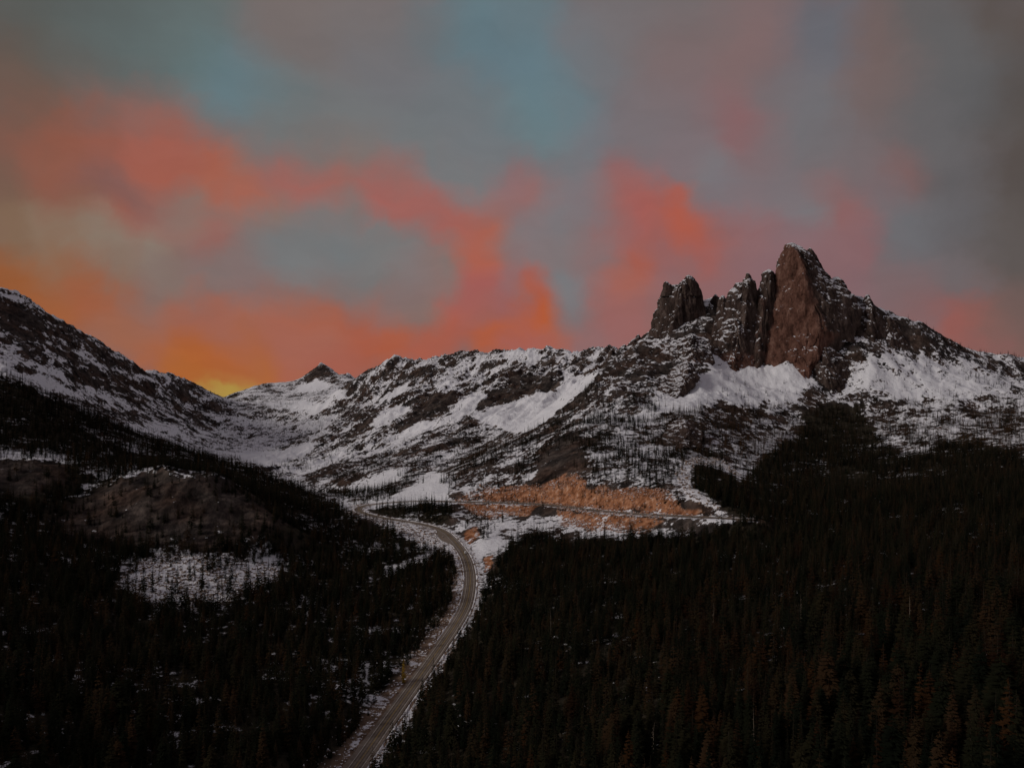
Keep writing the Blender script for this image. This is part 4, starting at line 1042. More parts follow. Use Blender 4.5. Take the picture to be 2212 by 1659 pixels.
def snow_bank(side, s0, s1, off, wid, hgt, seed, label):
    p = ROAD[s0:s1]
    tan = np.gradient(p, axis=0); tan[:, 2] = 0; tan /= np.linalg.norm(tan, axis=1)[:, None]
    right = np.stack([tan[:, 1], -tan[:, 0], np.zeros(len(p))], 1) * side
    sub = 3
    s = np.linspace(0, len(p) - 1, len(p) * sub)
    i = np.arange(len(p))
    P3 = np.stack([np.interp(s, i, p[:, j]) for j in range(3)], 1); R3 = np.stack([np.interp(s, i, right[:, j]) for j in range(3)], 1)
    off = np.interp(s, i, np.broadcast_to(off, len(p)))
    n1 = perlin2(s / 4.0, s * 0 + seed, seed); n2 = perlin2(s / 1.3, s * 0 + seed + 5, seed + 1)
    keep = np.clip(0.55 + n1 * 1.1 + n2 * 0.55, 0.02, 1.5)
    prof = [(-0.1, -0.3), (0.15, 0.45), (0.42, 1.0), (0.7, 0.6), (1.0, -0.6)]
    cols = [P3 + R3 * (off + (u - 0.0) * wid * keep)[:, None] + np.array([0, 0, 1.0]) * (v * hgt * keep - 0.2)[:, None] for u, v in prof]
    co = np.stack(cols, 1); co += (rng.random(co.shape) - 0.5) * 0.25
    k = len(prof); idx = np.arange(len(s) * k).reshape(len(s), k)
    f = np.stack([idx[:-1, :-1], idx[:-1, 1:], idx[1:, 1:], idx[1:, :-1]], -1).reshape(-1, 4)
    if side < 0: f = f[:, ::-1]
    link('snow_bank', mesh_from('snow_bank', co.reshape(-1, 3), f, [MAT_SNOW]), label, 'snow', None, 'stuff')
half = int(np.argmin(ROAD[:, 0]))
snow_bank(1, 0, half, 5.7, 2.4, 0.7, 3, 'ploughed snow bank along the inner edge of the near highway')
snow_bank(-1, 75, half, 5.9 + pull[75:half], 1.5, 0.45, 4, 'thin ploughed snow bank along the outer edge of the near highway')
snow_bank(1, half, half + 45, 5.4, 2.4, 0.6, 5, 'ploughed snow bank inside the hairpin bend')
snow_bank(-1, half - 10, half + 55, 5.6, 3.4, 0.9, 6, 'ploughed snow bank around the outside of the hairpin bend')

# ------------------------------------------------------------------ trees
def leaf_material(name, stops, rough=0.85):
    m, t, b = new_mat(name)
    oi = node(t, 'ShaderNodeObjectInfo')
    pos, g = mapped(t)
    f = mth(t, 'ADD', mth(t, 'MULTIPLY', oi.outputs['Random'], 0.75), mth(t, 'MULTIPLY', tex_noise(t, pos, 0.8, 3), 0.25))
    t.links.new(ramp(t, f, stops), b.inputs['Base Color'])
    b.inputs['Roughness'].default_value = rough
    return m
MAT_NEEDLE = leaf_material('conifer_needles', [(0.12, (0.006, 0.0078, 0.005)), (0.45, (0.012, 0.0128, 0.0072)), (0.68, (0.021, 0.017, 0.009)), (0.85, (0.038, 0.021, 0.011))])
MAT_LARCH = leaf_material('larch_needles', [(0.15, (0.045, 0.024, 0.011)), (0.5, (0.080, 0.040, 0.015)), (0.85, (0.13, 0.060, 0.020))])
MAT_LARCH_NEAR = leaf_material('dark_larch_needles', [(0.15, (0.018, 0.010, 0.006)), (0.5, (0.030, 0.015, 0.008)), (0.85, (0.052, 0.024, 0.010))])
MAT_BARK = leaf_material('bark', [(0.2, (0.014, 0.011, 0.009)), (0.8, (0.034, 0.026, 0.020))])
MAT_SNAG = leaf_material('weathered_wood', [(0.2, (0.10, 0.075, 0.055)), (0.8, (0.19, 0.15, 0.115))])
MAT_GOLD = leaf_material('golden_needles', [(0.2, (0.26, 0.15, 0.02)), (0.8, (0.36, 0.22, 0.035))])

def trunk_geo(h, r, sides=6, lean=0.0, seed=0, segs=4):
    rs = np.random.default_rng(seed)
    v = []; f = []
    off = np.zeros(2)
    for k in range(segs + 1):
        t = k / segs
        off = off + (rs.random(2) - 0.5) * 0.02 * h * (k > 0) + np.array([lean * h / segs, 0]) * (k > 0)
        rad = r * (1 - t * 0.93)
        for j in range(sides):
            a = 2 * math.pi * j / sides
            v.append((off[0] + math.cos(a) * rad, off[1] + math.sin(a) * rad, h * t))
    for k in range(segs):
        for j in range(sides):
            a = k * sides + j; b = k * sides + (j + 1) % sides
            f += [(a, b, b + sides), (a, b + sides, a + sides)]
    return np.array(v), np.array(f)

def crown_geo(h, r, levels, per, sprays, seed, clear=0.06, power=0.8, ragged=0.35, droop=0.30, gap=0.0):
    """whorls of drooping boughs; each bough is a few kite-shaped sprays"""
    rs = np.random.default_rng(seed)
    v = []; f = []
    z0 = h * clear
    for k in range(levels):
        t = (k + 0.5 * rs.random()) / levels
        z = z0 + (h - z0) * t
        R = r * ((1 - t) ** power) * (0.55 + 0.45 * min(1, t * 6 + 0.3)) + 0.02 * r
        n = max(3, int(round(per * (1 - 0.45 * t))))
        ph = rs.random() * 6.28
        for j in range(n):
            if rs.random() < gap: continue
            a = ph + 2 * math.pi * (j + 0.7 * (rs.random() - 0.5)) / n
            ln = R * (1 - ragged * rs.random())
            zz = z + (rs.random() - 0.5) * h / levels * 0.9
            for q in range(sprays):
                aa = a + (q - (sprays - 1) / 2) * 0.55 + (rs.random() - 0.5) * 0.2
                l2 = ln * (1 - 0.28 * abs(q - (sprays - 1) / 2)) * (0.8 + 0.3 * rs.random())
                s0 = 0.0 if sprays == 1 else 0.25 * (q != (sprays - 1) / 2)
                ca, sa = math.cos(aa), math.sin(aa); ba, bs = math.cos(a), math.sin(a)
                ox, oy = ba * ln * s0, bs * ln * s0
                wd = l2 * (0.34 if sprays > 1 else 0.5)
                dr = droop * l2
                b = len(v)
                v += [(ox, oy, zz + 0.06 * l2),
                      (ox + ca * l2 * 0.55 - sa * wd, oy + sa * l2 * 0.55 + ca * wd, zz - dr * (0.55 + 0.4 * rs.random())),
                      (ox + ca * l2 * 0.55 + sa * wd, oy + sa * l2 * 0.55 - ca * wd, zz - dr * (0.55 + 0.4 * rs.random())),
                      (ox + ca * l2, oy + sa * l2, zz - dr * (0.9 + 0.3 * rs.random()) + 0.12 * l2),
                      (ox + ca * l2 * 0.5, oy + sa * l2 * 0.5, zz - dr * 0.2)]
                f += [(b, b + 1, b + 4), (b, b + 4, b + 2), (b + 1, b + 3, b + 4), (b + 4, b + 3, b + 2)]
    # leader
    b = len(v)
    v += [(-0.03 * r, 0, h * 0.95), (0.03 * r, 0.02 * r, h * 0.95), (0, -0.03 * r, h * 0.95), (0, 0, h * 1.02)]
    f += [(b, b + 1, b + 3), (b + 1, b + 2, b + 3), (b + 2, b, b + 3)]
    return np.array(v), np.array(f)

# unit trees (1 m tall): [trunk mesh, crown mesh] for single trees, joined meshes for the wood
def joined(name, tr, cr, mats):
    v = np.vstack([tr[0], cr[0]]); f = np.vstack([tr[1], cr[1] + len(tr[0])])
    me = mesh_from(name, v, f, mats, False)
    mi = np.r_[np.zeros(len(tr[1]), np.int32), np.ones(len(cr[1]), np.int32)]
    me.polygons.foreach_set('material_index', mi)
    return me
NEAR = []
for s in range(7):
    r = [0.17, 0.2, 0.15, 0.22, 0.165, 0.19, 0.24][s]
    tr = trunk_geo(0.96, 0.016, 6, 0, s); cr = crown_geo(1.0, r, 24, 9, 3, 100 + s, [0.05, 0.1, 0.04, 0.12, 0.08, 0.05, 0.16][s], [0.6, 0.75, 0.65, 0.55, 0.8, 0.55, 0.5][s], 0.42, 0.32, 0.10)
    NEAR.append((mesh_from('trunk', *tr, [MAT_BARK], False), mesh_from('crown', *cr, [MAT_NEEDLE], False)))
NEAR_L = []
for s in range(4):
    tr = trunk_geo(1.0, 0.016, 6, 0, 20 + s); cr = crown_geo(1.0, [0.17, 0.2, 0.15, 0.18][s], 22, 8, 3, 200 + s, [0.1, 0.16, 0.08, 0.2][s], [0.65, 0.7, 0.8, 0.55][s], 0.5, 0.16, 0.25)
    NEAR_L.append((mesh_from('trunk', *tr, [MAT_BARK], False), mesh_from('crown', *cr, [MAT_LARCH_NEAR], False)))
def forest_kind(name, mat, seed, spec):
    c = bpy.data.collections.new(name)
    for s, (r, lv, per, sp, clear, pw, dr, gap) in enumerate(spec):
        me = joined('%s_%02d' % (name, s), trunk_geo(1.0, 0.016, 4, 0, seed + s, 2), crown_geo(1.0, r, lv, per, sp, seed + 50 + s, clear, pw, 0.4, dr, gap), [MAT_BARK, (MAT_LARCH_NEAR if mat is MAT_LARCH and s < 4 else mat)])
        o = bpy.data.objects.new('%s_%02d' % (name, s), me)
        c.objects.link(o)
    return c
# 0-3 mid-distance, 4-7 far
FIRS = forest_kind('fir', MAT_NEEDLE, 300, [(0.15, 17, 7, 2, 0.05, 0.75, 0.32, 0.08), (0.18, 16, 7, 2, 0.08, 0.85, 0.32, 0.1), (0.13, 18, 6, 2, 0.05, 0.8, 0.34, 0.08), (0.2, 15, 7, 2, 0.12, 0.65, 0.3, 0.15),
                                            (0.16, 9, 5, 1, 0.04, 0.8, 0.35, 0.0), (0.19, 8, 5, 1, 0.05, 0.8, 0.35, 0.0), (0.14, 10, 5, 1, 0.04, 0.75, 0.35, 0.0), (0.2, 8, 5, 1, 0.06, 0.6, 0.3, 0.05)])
LARCHES = forest_kind('larch', MAT_LARCH, 400, [(0.17, 15, 6, 2, 0.1, 0.65, 0.16, 0.25), (0.2, 14, 6, 2, 0.14, 0.7, 0.16, 0.25), (0.15, 16, 6, 2, 0.08, 0.7, 0.18, 0.2), (0.18, 14, 6, 2, 0.18, 0.55, 0.15, 0.3),
                                                (0.17, 8, 5, 1, 0.08, 0.7, 0.2, 0.15), (0.2, 8, 4, 1, 0.1, 0.65, 0.2, 0.15), (0.14, 9, 4, 1, 0.08, 0.7, 0.2, 0.1), (0.18, 7, 4, 1, 0.1, 0.6, 0.2, 0.2)])

def scatter():
    """where trees stand: x, y, z, height, larch?"""
    rs = np.random.default_rng(11)
    X = []; Y = []
    # even cover of the view (and a margin beside it), thinning with distance
    for y0, y1, spacing in ((150, 420, 4.6), (420, 800, 4.9), (800, 1450, 5.2), (1450, 2100, 6.5), (2100, 3600, 8.5)):
        hw = 1.35 if y1 <= 420 else 1.1 if y1 <= 800 else 0.85
        area = hw * (y1 ** 2 - y0 ** 2)
        n = int(area / spacing ** 2)
        yy = np.sqrt(rs.random(n) * (y1 ** 2 - y0 ** 2) + y0 ** 2)
        xx = (rs.random(n) * 2 - 1) * hw * yy
        X.append(xx); Y.append(yy)
    x = np.concatenate(X); y = np.concatenate(Y)
    # cheap first cull with the smooth ground
    z, rg, ribs, zone, sd, arc = height(x, y, True)
    dens = np.zeros(len(x)); high = np.zeros(len(x), bool)
    fR = region(x, y, z, FOREST_R, 5, 0, 1750); fL = region(x, y, z, FOREST_L, 5, 0, 1450); fI = region(x, y, z, ISLAND, 3, 900, 1250)
    fx = CX + F * x / y
    out_r = (fx > 2212) & (y < 1100); out_l = (fx < 0) & (y < 1250)
    dens = np.maximum.reduce([fR, fL * 0.96, fI, out_r * 1.0, out_l * 1.0])
    for pol, amt in ((KNOB, 0.84), (KNOB2, 0.84), (TALUS, 0.86)):
        dens *= 1 - amt * region(x, y, z, pol, 18, 400, 1150)
    dens *= 1 - 0.93 * region(x, y, z, SNOWFIELDS[18][0], 4, 400, 1100)
    # small openings
    op = fbm2(x / 38, y / 38, 2, 91)
    lft = sstep(1000, 700, fx)
    upr = sstep(1700, 1850, fx) * sstep(900, 1150, y)
    dens *= 1 - (0.85 * sstep(0.30 - 0.22 * upr, 0.42 - 0.2 * upr, op)) * np.maximum(0.25 + 0.6 * lft, upr)
    full = dens.copy()
    ca, sa = 0.52, 0.86
    along = x * -ca + y * -sa; across = x * -sa + y * ca
    streak = fbm2(across / 40, along / 170, 3, 95)
    clump = fbm2(x / 45, y / 45, 3, 97)
    for pol, a, b, amt in PATCHES:
        mk = region(x, y, z, pol, 8, a, b)
        d2 = mk * amt * np.clip(1.0 + clump * 2.2, 0, 2)
        dens = np.maximum(dens, d2); high |= (d2 > full)
    # thin cover of stunted trees on the open slopes, in streaks down the fall line
    thin = (1 - sstep(30, 120, z)) * sstep(950, 1200, y) * (1 - sstep(3300, 3700, y)) * (0.03 + 0.34 * sstep(0.02, 0.35, streak + 0.4 * clump))
    for pol, soft, a, b, amt in SNOWFIELDS[:13]:
        thin *= 1 - 0.94 * region(x, y, z, pol, soft, a, b)
    for pol, soft, a, b, amt in ROCKS:
        k = region(x, y, z, pol, soft, a, b); thin *= 1 - 0.6 * k
    high |= (thin > dens); dens = np.maximum(dens, thin)
    # trees along the right-hand skyline
    sk = (np.abs(y - np.interp(fx, [1900, 2010, 2212, 2400], [1800, 1828, 1885, 1950])) < 26) & (fx > 1905)
    dens = np.where(sk, np.maximum(dens, 0.10 + 0.25 * (fx > 1990)), dens); high |= sk
    orange = np.zeros(len(x))
    for pol, soft, a, b in ORANGE: orange = np.maximum(orange, region(x, y, z, pol, soft, a, b))
    dens *= 1 - 0.88 * orange
    clear = 8.5 + 3.5 * (rs.random(len(x)))
    clear = np.where((sd < 0) & (y < 800), clear + 4, clear)
    clear = np.where(fx > 1540, 6.0, clear)
    dens = np.where(np.abs(sd) < clear, 0, dens)
    # the golden larch stands free
    dens = np.where((np.hypot(x + 75, y - 510) < 9) | ((np.abs(x + 72) < 8) & (y > 455) & (y < 512)), 0, dens)
    # nothing close in front of the lens
    dens = np.where((np.hypot(x, y) < 140), 0, dens)
    keep = rs.random(len(x)) < dens
    x, y, z, high, sd, clump, fx = (a[keep] for a in (x, y, z, high, sd, clump, fx))
    h = 8 + 15 * rs.random(len(x)) ** 1.4 + 4 * clump
    h *= np.where(high, np.where(y < 1550, 0.78, 0.66), 1.0) * (0.9 + 0.2 * rs.random(len(x)))
    h *= np.where((fx > 1700) & (y < 420), 1.18, 1.0)
    h *= np.where(np.abs(sd) < 26, 0.8, 1.0)
    lp = np.zeros(len(x))
    for pol, a, b in LARCH: lp = np.maximum(lp, region(x, y, z, pol, 10, a, b) * 0.8)
    rightnear = sstep(1250, 1600, fx) * (1 - sstep(450, 650, y))
    lp = np.maximum(lp, rightnear * np.clip(0.20 + clump * 0.6, 0.03, 0.6) * 0.7)
    lp = np.maximum(lp, 0.02)
    larch = rs.random(len(x)) < lp
    return x, y, z - 0.25, h, larch
TX, TY, TZ, TH, TL = scatter()

def in_frame(x, y, z, h):
    px, pb = project(x, y, z); _, pt = project(x, y, z + h)
    return (px > 8) & (px < FW - 8) & (pt < FH - 25) & (pb > 0)

def single(name, parts, x, y, z, h, rot, width, label, category, group):
    e = bpy.data.objects.new(name, None)
    e.empty_display_size = 0.5
    scene.collection.objects.link(e)
    e.location = (x, y, z); e.rotation_euler = (0, 0, rot); e.scale = (h * width, h * width, h)
    e['label'] = label; e['category'] = category
    if group: e['group'] = group
    for me in parts:
        o = bpy.data.objects.new(me.name.split('.')[0], me)
        scene.collection.objects.link(o)
        o.parent = e
    return e

def plant_singles():
    """the trees that show largest stand as single trees; the others make up the woods"""
    app = TH / TY
    vis = in_frame(TX, TY, TZ, TH)
    rs = np.random.default_rng(5)
    taken = np.zeros(len(TX), bool)
    px, _ = project(TX, TY, TZ)
    sd, _, _ = road_dist(TX, TY)
    fir = np.where(vis & ~TL)[0]; fir = fir[np.argsort(-app[fir])][:296]
    lar = np.where(vis & TL)[0]; lar = lar[np.argsort(-app[lar])][:110]
    for i in fir:
        v = NEAR[rs.integers(len(NEAR))]
        side = sd[i] > 0
        pb = HY - F * TZ[i] / TY[i]
        if side and abs(sd[i]) < 30: lab, grp = 'dark conifer standing at the right edge of the near highway', 'conifers at the right road edge'
        elif not side and abs(sd[i]) < 45: lab, grp = 'dark conifer standing behind the rubble bank on the left of the near highway', 'conifers behind the left road bank'
        elif not side: lab, grp = 'dark conifer in the black forest at the bottom left, away from the highway', 'conifers at the bottom left'
        elif px[i] < 1410: lab, grp = 'dark conifer in the bottom forest between the highway and the pale dead tree', 'conifers between highway and dead tree'
        elif px[i] < 1630: lab, grp = 'dark conifer in the bottom forest between the pale and the brown dead trees', 'conifers between the dead trees'
        elif px[i] < 1900: lab, grp = 'dark conifer in the bottom forest just right of the brown dead tree', 'conifers right of the brown dead tree'
        elif pb > 1640: lab, grp = 'big dark conifer rising from below the picture in the bottom right corner', 'big conifers in the bottom right corner'
        else: lab, grp = 'dark conifer near the right edge above the bottom right corner', 'conifers near the right edge'
        single('conifer_tree', v, TX[i], TY[i], TZ[i], TH[i], rs.random() * 6.28, 0.85 + 0.6 * rs.random(), lab, 'conifer', grp)
        taken[i] = True
    for i in lar:
        v = NEAR_L[rs.integers(len(NEAR_L))]
        single('larch_tree', v, TX[i], TY[i], TZ[i], TH[i] * 1.05, rs.random() * 6.28, 0.9 + 0.3 * rs.random(), *(('rusty brown larch among conifers in the bottom right corner', 'larch', 'rusty larches in the bottom right corner') if px[i] > 1850 else ('rusty brown larch among conifers between the pale dead tree and the bottom right corner', 'larch', 'rusty larches right of the dead tree') if px[i] > 1410 else ('rusty brown larch in the near forest left of the pale dead tree', 'larch', 'rusty larches left of the dead tree')))
        taken[i] = True
    return taken
TAKEN = plant_singles()

def wood(name, coll, sel, label, category):
    n = len(sel)
    rs = np.random.default_rng(len(sel))
    me = bpy.data.meshes.new(name)
    me.vertices.add(n)
    me.vertices.foreach_set('co', np.stack([TX[sel], TY[sel], TZ[sel]], 1).astype(np.float32).ravel())
    set_float(me, 'tall', TH[sel]); set_float(me, 'wide', TH[sel] * (0.85 + 0.4 * rs.random(n))); set_float(me, 'yaw', rs.random(n) * 6.28)
    a = me.attributes.new('pick', 'INT', 'POINT')
    pick = rs.integers(0, 4, n) + np.where(TY[sel] > 900, 4, 0)
    a.data.foreach_set('value', pick.astype(np.int32))
    o = link(name, me, label, category, None, 'stuff')
    ng = bpy.data.node_groups.new(name + '_planting', 'GeometryNodeTree')
    ng.interface.new_socket('Geometry', in_out='INPUT', socket_type='NodeSocketGeometry')
    ng.interface.new_socket('Geometry', in_out='OUTPUT', socket_type='NodeSocketGeometry')
    gi = ng.nodes.new('NodeGroupInput'); go = ng.nodes.new('NodeGroupOutput')
    ip = ng.nodes.new('GeometryNodeInstanceOnPoints')
    ci = ng.nodes.new('GeometryNodeCollectionInfo')
    ci.inputs['Collection'].default_value = coll
    ci.inputs['Separate Children'].default_value = True
    ci.inputs['Reset Children'].default_value = True
    def na(nm, ty):
        q = ng.nodes.new('GeometryNodeInputNamedAttribute'); q.data_type = ty; q.inputs['Name'].default_value = nm
        return q.outputs['Attribute']
    cs = ng.nodes.new('ShaderNodeCombineXYZ'); cr = ng.nodes.new('ShaderNodeCombineXYZ')
    L = ng.links
    L.new(na('wide', 'FLOAT'), cs.inputs['X']); L.new(na('wide', 'FLOAT'), cs.inputs['Y']); L.new(na('tall', 'FLOAT'), cs.inputs['Z'])
    L.new(na('yaw', 'FLOAT'), cr.inputs['Z'])
    L.new(gi.outputs[0], ip.inputs['Points']); L.new(ci.outputs[0], ip.inputs['Instance'])
    ip.inputs['Pick Instance'].default_value = True
    L.new(na('pick', 'INT'), ip.inputs['Instance Index'])
    L.new(cs.outputs[0], ip.inputs['Scale']); L.new(cr.outputs[0], ip.inputs['Rotation'])
    L.new(ip.outputs[0], go.inputs[0])
    md = o.modifiers.new('planting', 'NODES'); md.node_group = ng
    return o
rest = np.where(~TAKEN)[0]
wood('conifer_forest', FIRS, rest[~TL[rest]], 'dark conifer forest covering both valley sides and thinning out up the slopes', 'forest')
wood('larch_forest', LARCHES, rest[TL[rest]], 'rusty brown larches scattered through the forest and below the rock towers', 'forest')

# ------------------------------------------------------------------ dead trees, the golden tree by the road
def ground_at(px, py, ymin=150.0, ymax=1400.0):
    """where the line of sight through a frame position meets the ground"""
    Y = np.linspace(ymin, ymax, 2500)
    x = (px - CX) / F * Y; zr = (HY - py) / F * Y
    z = height(x, Y)
    k = np.argmax(z >= zr)
    return x[k], Y[k], z[k]

def snag_parts(seed):
    rs = np.random.default_rng(seed)
    tv, tf = trunk_geo(1.0, 0.014, 7, (rs.random() - 0.5) * 0.06, seed, 6)
    bv = []; bf = []
    for k in range(26):
        z = 0.18 + 0.78 * rs.random(); a = rs.random() * 6.28; ln = (0.03 + 0.07 * rs.random()) * (1.15 - z)
        b = len(bv); d = np.array([math.cos(a), math.sin(a)]); p = np.array([-d[1], d[0]]) * 0.0035
        e = d * ln
        bv += [(p[0], p[1], z), (-p[0], -p[1], z), (e[0], e[1], z - ln * 0.25), (0, 0, z + 0.008)]
        bf += [(b, b + 1, b + 2), (b, b + 2, b + 3), (b + 1, b + 3, b + 2)]
    return (mesh_from('trunk', tv, tf, [MAT_SNAG], False), mesh_from('bare_branches', np.array(bv), np.array(bf), [MAT_SNAG], False))

for i, (px, py, h, lab) in enumerate([
        (1541, 1400, 27, 'tall grey dead tree standing out of the forest below the road cut'),
        (1966, 1390, 24, 'grey dead tree leaning in the forest high on the far right slope'),
        (1410, 1690, 23, 'pale dead tree at the bottom edge right of the picture centre'),
        (1628, 1660, 22, 'thin brown dead tree near the bottom edge of the right forest'),
        (1190, 1395, 24, 'thin grey dead tree in the forest right of the highway bend'),
        (1730, 1360, 21, 'thin grey dead tree in the middle of the right forest')]):
    x, y, z = ground_at(px, py)
    single('dead_tree', snag_parts(700 + i), x, y, z - 0.3, h, i * 1.3, 1.0, lab, 'dead tree', None)

_gc = crown_geo(1.0, 0.15, 20, 8, 3, 901, 0.06, 0.5, 0.45, 0.12, 0.15)
_gt = trunk_geo(1.0, 0.016, 6, 0, 902)
gx, gy, gz = ground_at(872, 1476)
single('larch_tree', (mesh_from('trunk', *_gt, [MAT_BARK], False), mesh_from('crown', *_gc, [MAT_GOLD], False)), gx, gy, gz - 0.2, 16.5, 0.4, 1.05,
       'golden yellow larch beside the left edge of the near highway', 'larch', None)

# ------------------------------------------------------------------ rubble: blocks on the road banks, the cut and the talus below the knob
def rubble():
    m, t, b = new_mat('broken_rock')
    pos, g = mapped(t)
    sep = node(t, 'ShaderNodeSeparateXYZ'); t.links.new(g.outputs['Normal'], sep.inputs[0])
    base = ramp(t, tex_noise(t, pos, 0.25, 4), [(0.3, (0.07, 0.05, 0.04)), (0.5, (0.19, 0.135, 0.10)), (0.7, (0.32, 0.24, 0.185))])
    ofa = attr(t, 'orange')
    base = mixc(t, ofa, base, ramp(t, tex_noise(t, pos, 0.3, 4), [(0.3, (0.24, 0.10, 0.05)), (0.6, (0.46, 0.22, 0.125))]))
    s = mth(t, 'ADD', sep.outputs['Z'], mth(t, 'MULTIPLY', mth(t, 'SUBTRACT', tex_noise(t, pos, 0.2, 3), 0.5), 1.4))
    s = mth(t, 'SUBTRACT', s, mth(t, 'MULTIPLY', ofa, 0.25))
    mr = node(t, 'ShaderNodeMapRange'); mr.inputs['From Min'].default_value = 0.62; mr.inputs['From Max'].default_value = 0.74
    t.links.new(s, mr.inputs['Value'])
    t.links.new(mixc(t, mr.outputs[0], base, SNOW), b.inputs['Base Color'])
    rs = np.random.default_rng(33)
    xs = []; ys = []; ss = []; oo = []
    # outer bank of the near road, both sides of the bend
    n = 2600
    i = rs.integers(10, half - 5, n); side = np.where(rs.random(n) < 0.72, -1, 1)
    tan = np.gradient(ROAD[:, :2], axis=0); tan /= np.linalg.norm(tan, axis=1)[:, None]
    off = side * (7.2 + pull[i] * (side < 0) + rs.random(n) ** 1.6 * np.where(side < 0, 17, 5))
    xs.append(ROAD[i, 0] + tan[i, 1] * off); ys.append(ROAD[i, 1] - tan[i, 0] * off); ss.append(0.35 + 1.1 * rs.random(n) ** 3); oo.append(np.full(n, 0.15) * rs.random(n))
    # cut face and its debris, talus under the knob, slope below the hairpin
    for poly, ymin, ymax, n, smax, o in ((ORANGE[0][0], 760, 1150, 2200, 2.2, 0.9), (ORANGE[4][0], 650, 1000, 1500, 1.8, 0.6), (TALUS, 480, 860, 2400, 2.4, 0.0),
                                         (SNOWFIELDS[14][0], 850, 1200, 900, 2.0, 0.1), (SNOWFIELDS[13][0], 800, 1200, 700, 2.6, 0.05), (ORANGE[1][0], 850, 1200, 500, 1.6, 0.7)):
        x = (rs.random(60000) * 2 - 1) * 480; y = ymin + rs.random(60000) * (ymax - ymin)
        p = np.array(poly); z = base_height(x, y); px, py = project(x, y, z)
        k = np.where((px > p[:, 0].min() - 10) & (px < p[:, 0].max() + 10) & (py > p[:, 1].min() - 10) & (py < p[:, 1].max() + 10))[0]
        k = k[region(x[k], y[k], z[k], poly, 5) > 0.5]
        sd, _, _ = road_dist(x[k], y[k]); k = k[np.abs(sd) > 7.5][:n]
        xs.append(x[k]); ys.append(y[k]); ss.append(0.4 + smax * rs.random(len(k)) ** 3); oo.append(np.full(len(k), o) * (0.6 + 0.4 * rs.random(len(k))))
    x = np.concatenate(xs); y = np.concatenate(ys); s = np.concatenate(ss); o = np.concatenate(oo)
    z = height(x, y)
    bv = np.array([(-1, -1, -.6), (1, -.8, -.6), (.9, 1, -.6), (-.8, .9, -.6), (-.7, -.6, .6), (.7, -.7, .8), (.6, .7, .5), (-.6, .7, .9)]) * 0.75
    bf = np.array([(0, 1, 5), (0, 5, 4), (1, 2, 6), (1, 6, 5), (2, 3, 7), (2, 7, 6), (3, 0, 4), (3, 4, 7), (4, 5, 6), (4, 6, 7)])
    n = len(x)
    v = np.repeat(bv[None], n, 0) * (1 + 0.5 * (rs.random((n, 8, 3)) - 0.5))
    a = rs.random(n) * 6.28; ca, sa = np.cos(a)[:, None], np.sin(a)[:, None]
    vx = v[..., 0] * ca - v[..., 1] * sa; vy = v[..., 0] * sa + v[..., 1] * ca
    st = 0.6 + 0.7 * rs.random((n, 3))
    co = np.stack([vx * (s * st[:, 0])[:, None] + x[:, None], vy * (s * st[:, 1])[:, None] + y[:, None], v[..., 2] * (s * st[:, 2])[:, None] + z[:, None] + 0.1], -1)
    f = bf[None] + (np.arange(n) * 8)[:, None, None]
    me = mesh_from('rubble', co.reshape(-1, 3), f.reshape(-1, 3), [m], False)
    set_float(me, 'orange', np.repeat(o, 8))
    link('rubble', me, 'broken rock and boulders on the road banks, the cut face and the talus', 'rubble', None, 'stuff')
rubble()

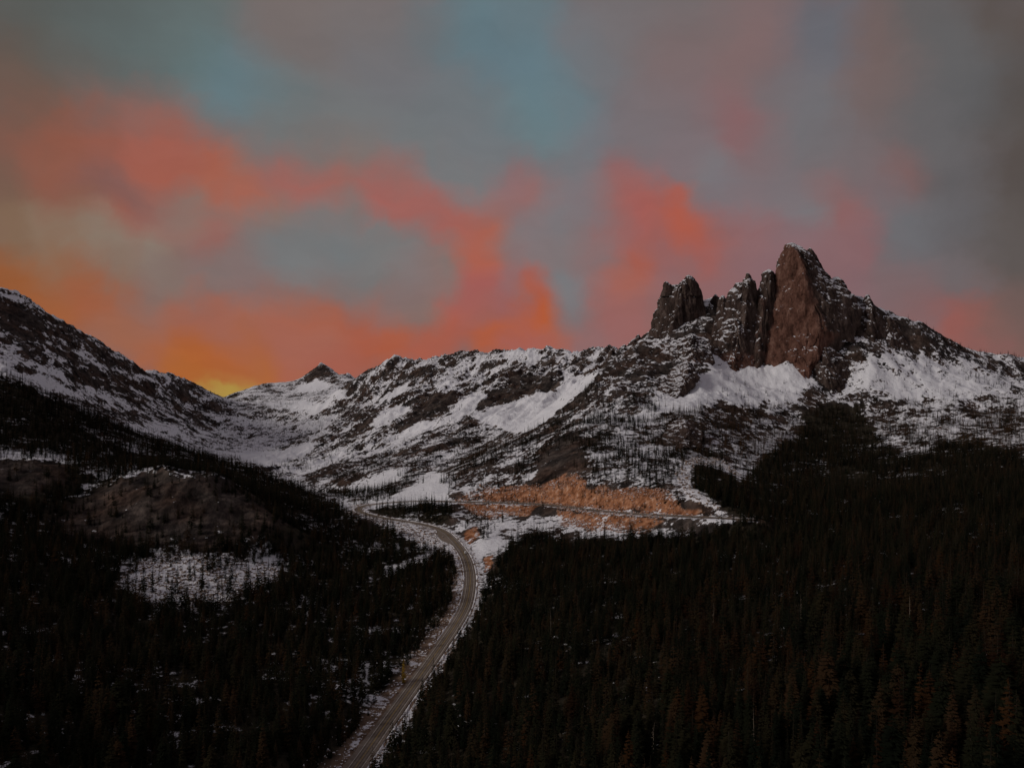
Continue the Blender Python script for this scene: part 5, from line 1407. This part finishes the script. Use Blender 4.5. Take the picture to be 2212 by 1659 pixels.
# ------------------------------------------------------------------ the one vehicle: a small white van on the bend
def simple_mat(name, c, rough=0.5, metal=0.0):
    m, t, b = new_mat(name)
    pos, g = mapped(t)
    t.links.new(ramp(t, tex_noise(t, pos, 2.0, 2), [(0.3, tuple(v * 0.85 for v in c)), (0.7, c)]), b.inputs['Base Color'])
    b.inputs['Roughness'].default_value = rough; b.inputs['Metallic'].default_value = metal; b.inputs['Specular IOR Level'].default_value = 0.5
    return m
def van():
    k = int(np.argmin((_ppx - 1003) ** 2 + (_ppy - 1195) ** 2))
    p = ROAD[k]; tg = ROAD[k + 1] - ROAD[k - 1]
    rt = np.array([tg[1], -tg[0]]) / np.hypot(tg[0], tg[1])
    white = simple_mat('white_paint', (0.80, 0.79, 0.76), 0.35); glass = simple_mat('dark_glass', (0.02, 0.022, 0.025), 0.1)
    rubber = simple_mat('tyre_rubber', (0.02, 0.02, 0.02), 0.9); lamp = simple_mat('red_lens', (0.35, 0.02, 0.015), 0.3); steel = simple_mat('wheel_steel', (0.4, 0.4, 0.4), 0.4, 0.8)
    e = bpy.data.objects.new('van', None); scene.collection.objects.link(e)
    e.location = (p[0] + rt[0] * 1.75, p[1] + rt[1] * 1.75, p[2] + 0.10); e.rotation_euler = (0, 0, math.atan2(tg[1], tg[0]))
    e['label'] = 'small white van driving on the highway bend above the straight'; e['category'] = 'van'
    prof = [(-2.6, 0.45), (-2.62, 1.0), (-2.5, 2.25), (-2.3, 2.4), (1.0, 2.4), (1.25, 2.3), (1.85, 1.4), (2.5, 1.2), (2.62, 0.95), (2.62, 0.45)]
    def prism(pts, w, mat, name, parent, inset=0.0):
        n = len(pts); v = [(a, -w + (inset if b > 1.5 else 0), b) for a, b in pts] + [(a, w - (inset if b > 1.5 else 0), b) for a, b in pts]
        me = bpy.data.meshes.new(name)
        me.from_pydata(v, [], [tuple(range(n))] + [tuple(range(2 * n - 1, n - 1, -1))] + [(i, i + n, (i + 1) % n + n, (i + 1) % n) for i in range(n)])
        me.materials.append(mat); me.update()
        return link(name, me, parent=parent)
    def boxp(name, c, s, mat, parent):
        x, y, z = c; a, b, d = (q / 2 for q in s)
        v = [(x + i * a, y + j * b, z + q * d) for i in (-1, 1) for j in (-1, 1) for q in (-1, 1)]
        me = bpy.data.meshes.new(name)
        me.from_pydata(v, [], [(0, 1, 3, 2), (4, 6, 7, 5), (0, 4, 5, 1), (2, 3, 7, 6), (0, 2, 6, 4), (1, 5, 7, 3)]); me.materials.append(mat); me.update()
        return link(name, me, parent=parent)
    body = prism(prof, 1.0, white, 'body', e, 0.1)
    prism([(1.26, 2.27), (1.30, 2.27), (1.86, 1.43), (1.82, 1.43)], 0.82, glass, 'windscreen', e)
    boxp('rear_window', (-2.58, 0, 1.75), (0.06, 1.4, 0.6), glass, e)
    for sgn in (-1, 1):
        boxp('side_window', (0.85, sgn * 0.965, 1.75), (0.8, 0.05, 0.5), glass, e)
        boxp('tail_light', (-2.62, sgn * 0.85, 1.0), (0.05, 0.16, 0.4), lamp, e)
        boxp('headlight', (2.60, sgn * 0.75, 0.95), (0.06, 0.3, 0.18), steel, e)
        boxp('side_mirror', (1.5, sgn * 1.1, 1.5), (0.12, 0.2, 0.25), rubber, e)
        for wx in (-1.65, 1.7):
            def wheel(name, r, w, mat, parent):
                n = 16
                v = [(wx + math.cos(2 * math.pi * i / n) * r, sgn * 0.9 + q * w, 0.34 + math.sin(2 * math.pi * i / n) * r) for q in (-1, 1) for i in range(n)]
                me = bpy.data.meshes.new(name)
                me.from_pydata(v, [], [tuple(range(n))[::-1], tuple(range(n, 2 * n))] + [(i, (i + 1) % n, (i + 1) % n + n, i + n) for i in range(n)])
                me.materials.append(mat); me.update()
                return link(name, me, parent=parent)
            w = wheel('wheel', 0.34, 0.11, rubber, e)
            wheel('rim', 0.2, 0.125, steel, w)
    boxp('rear_bumper', (-2.66, 0, 0.5), (0.12, 1.9, 0.22), rubber, e); boxp('front_bumper', (2.66, 0, 0.5), (0.12, 1.9, 0.25), rubber, e)
van()
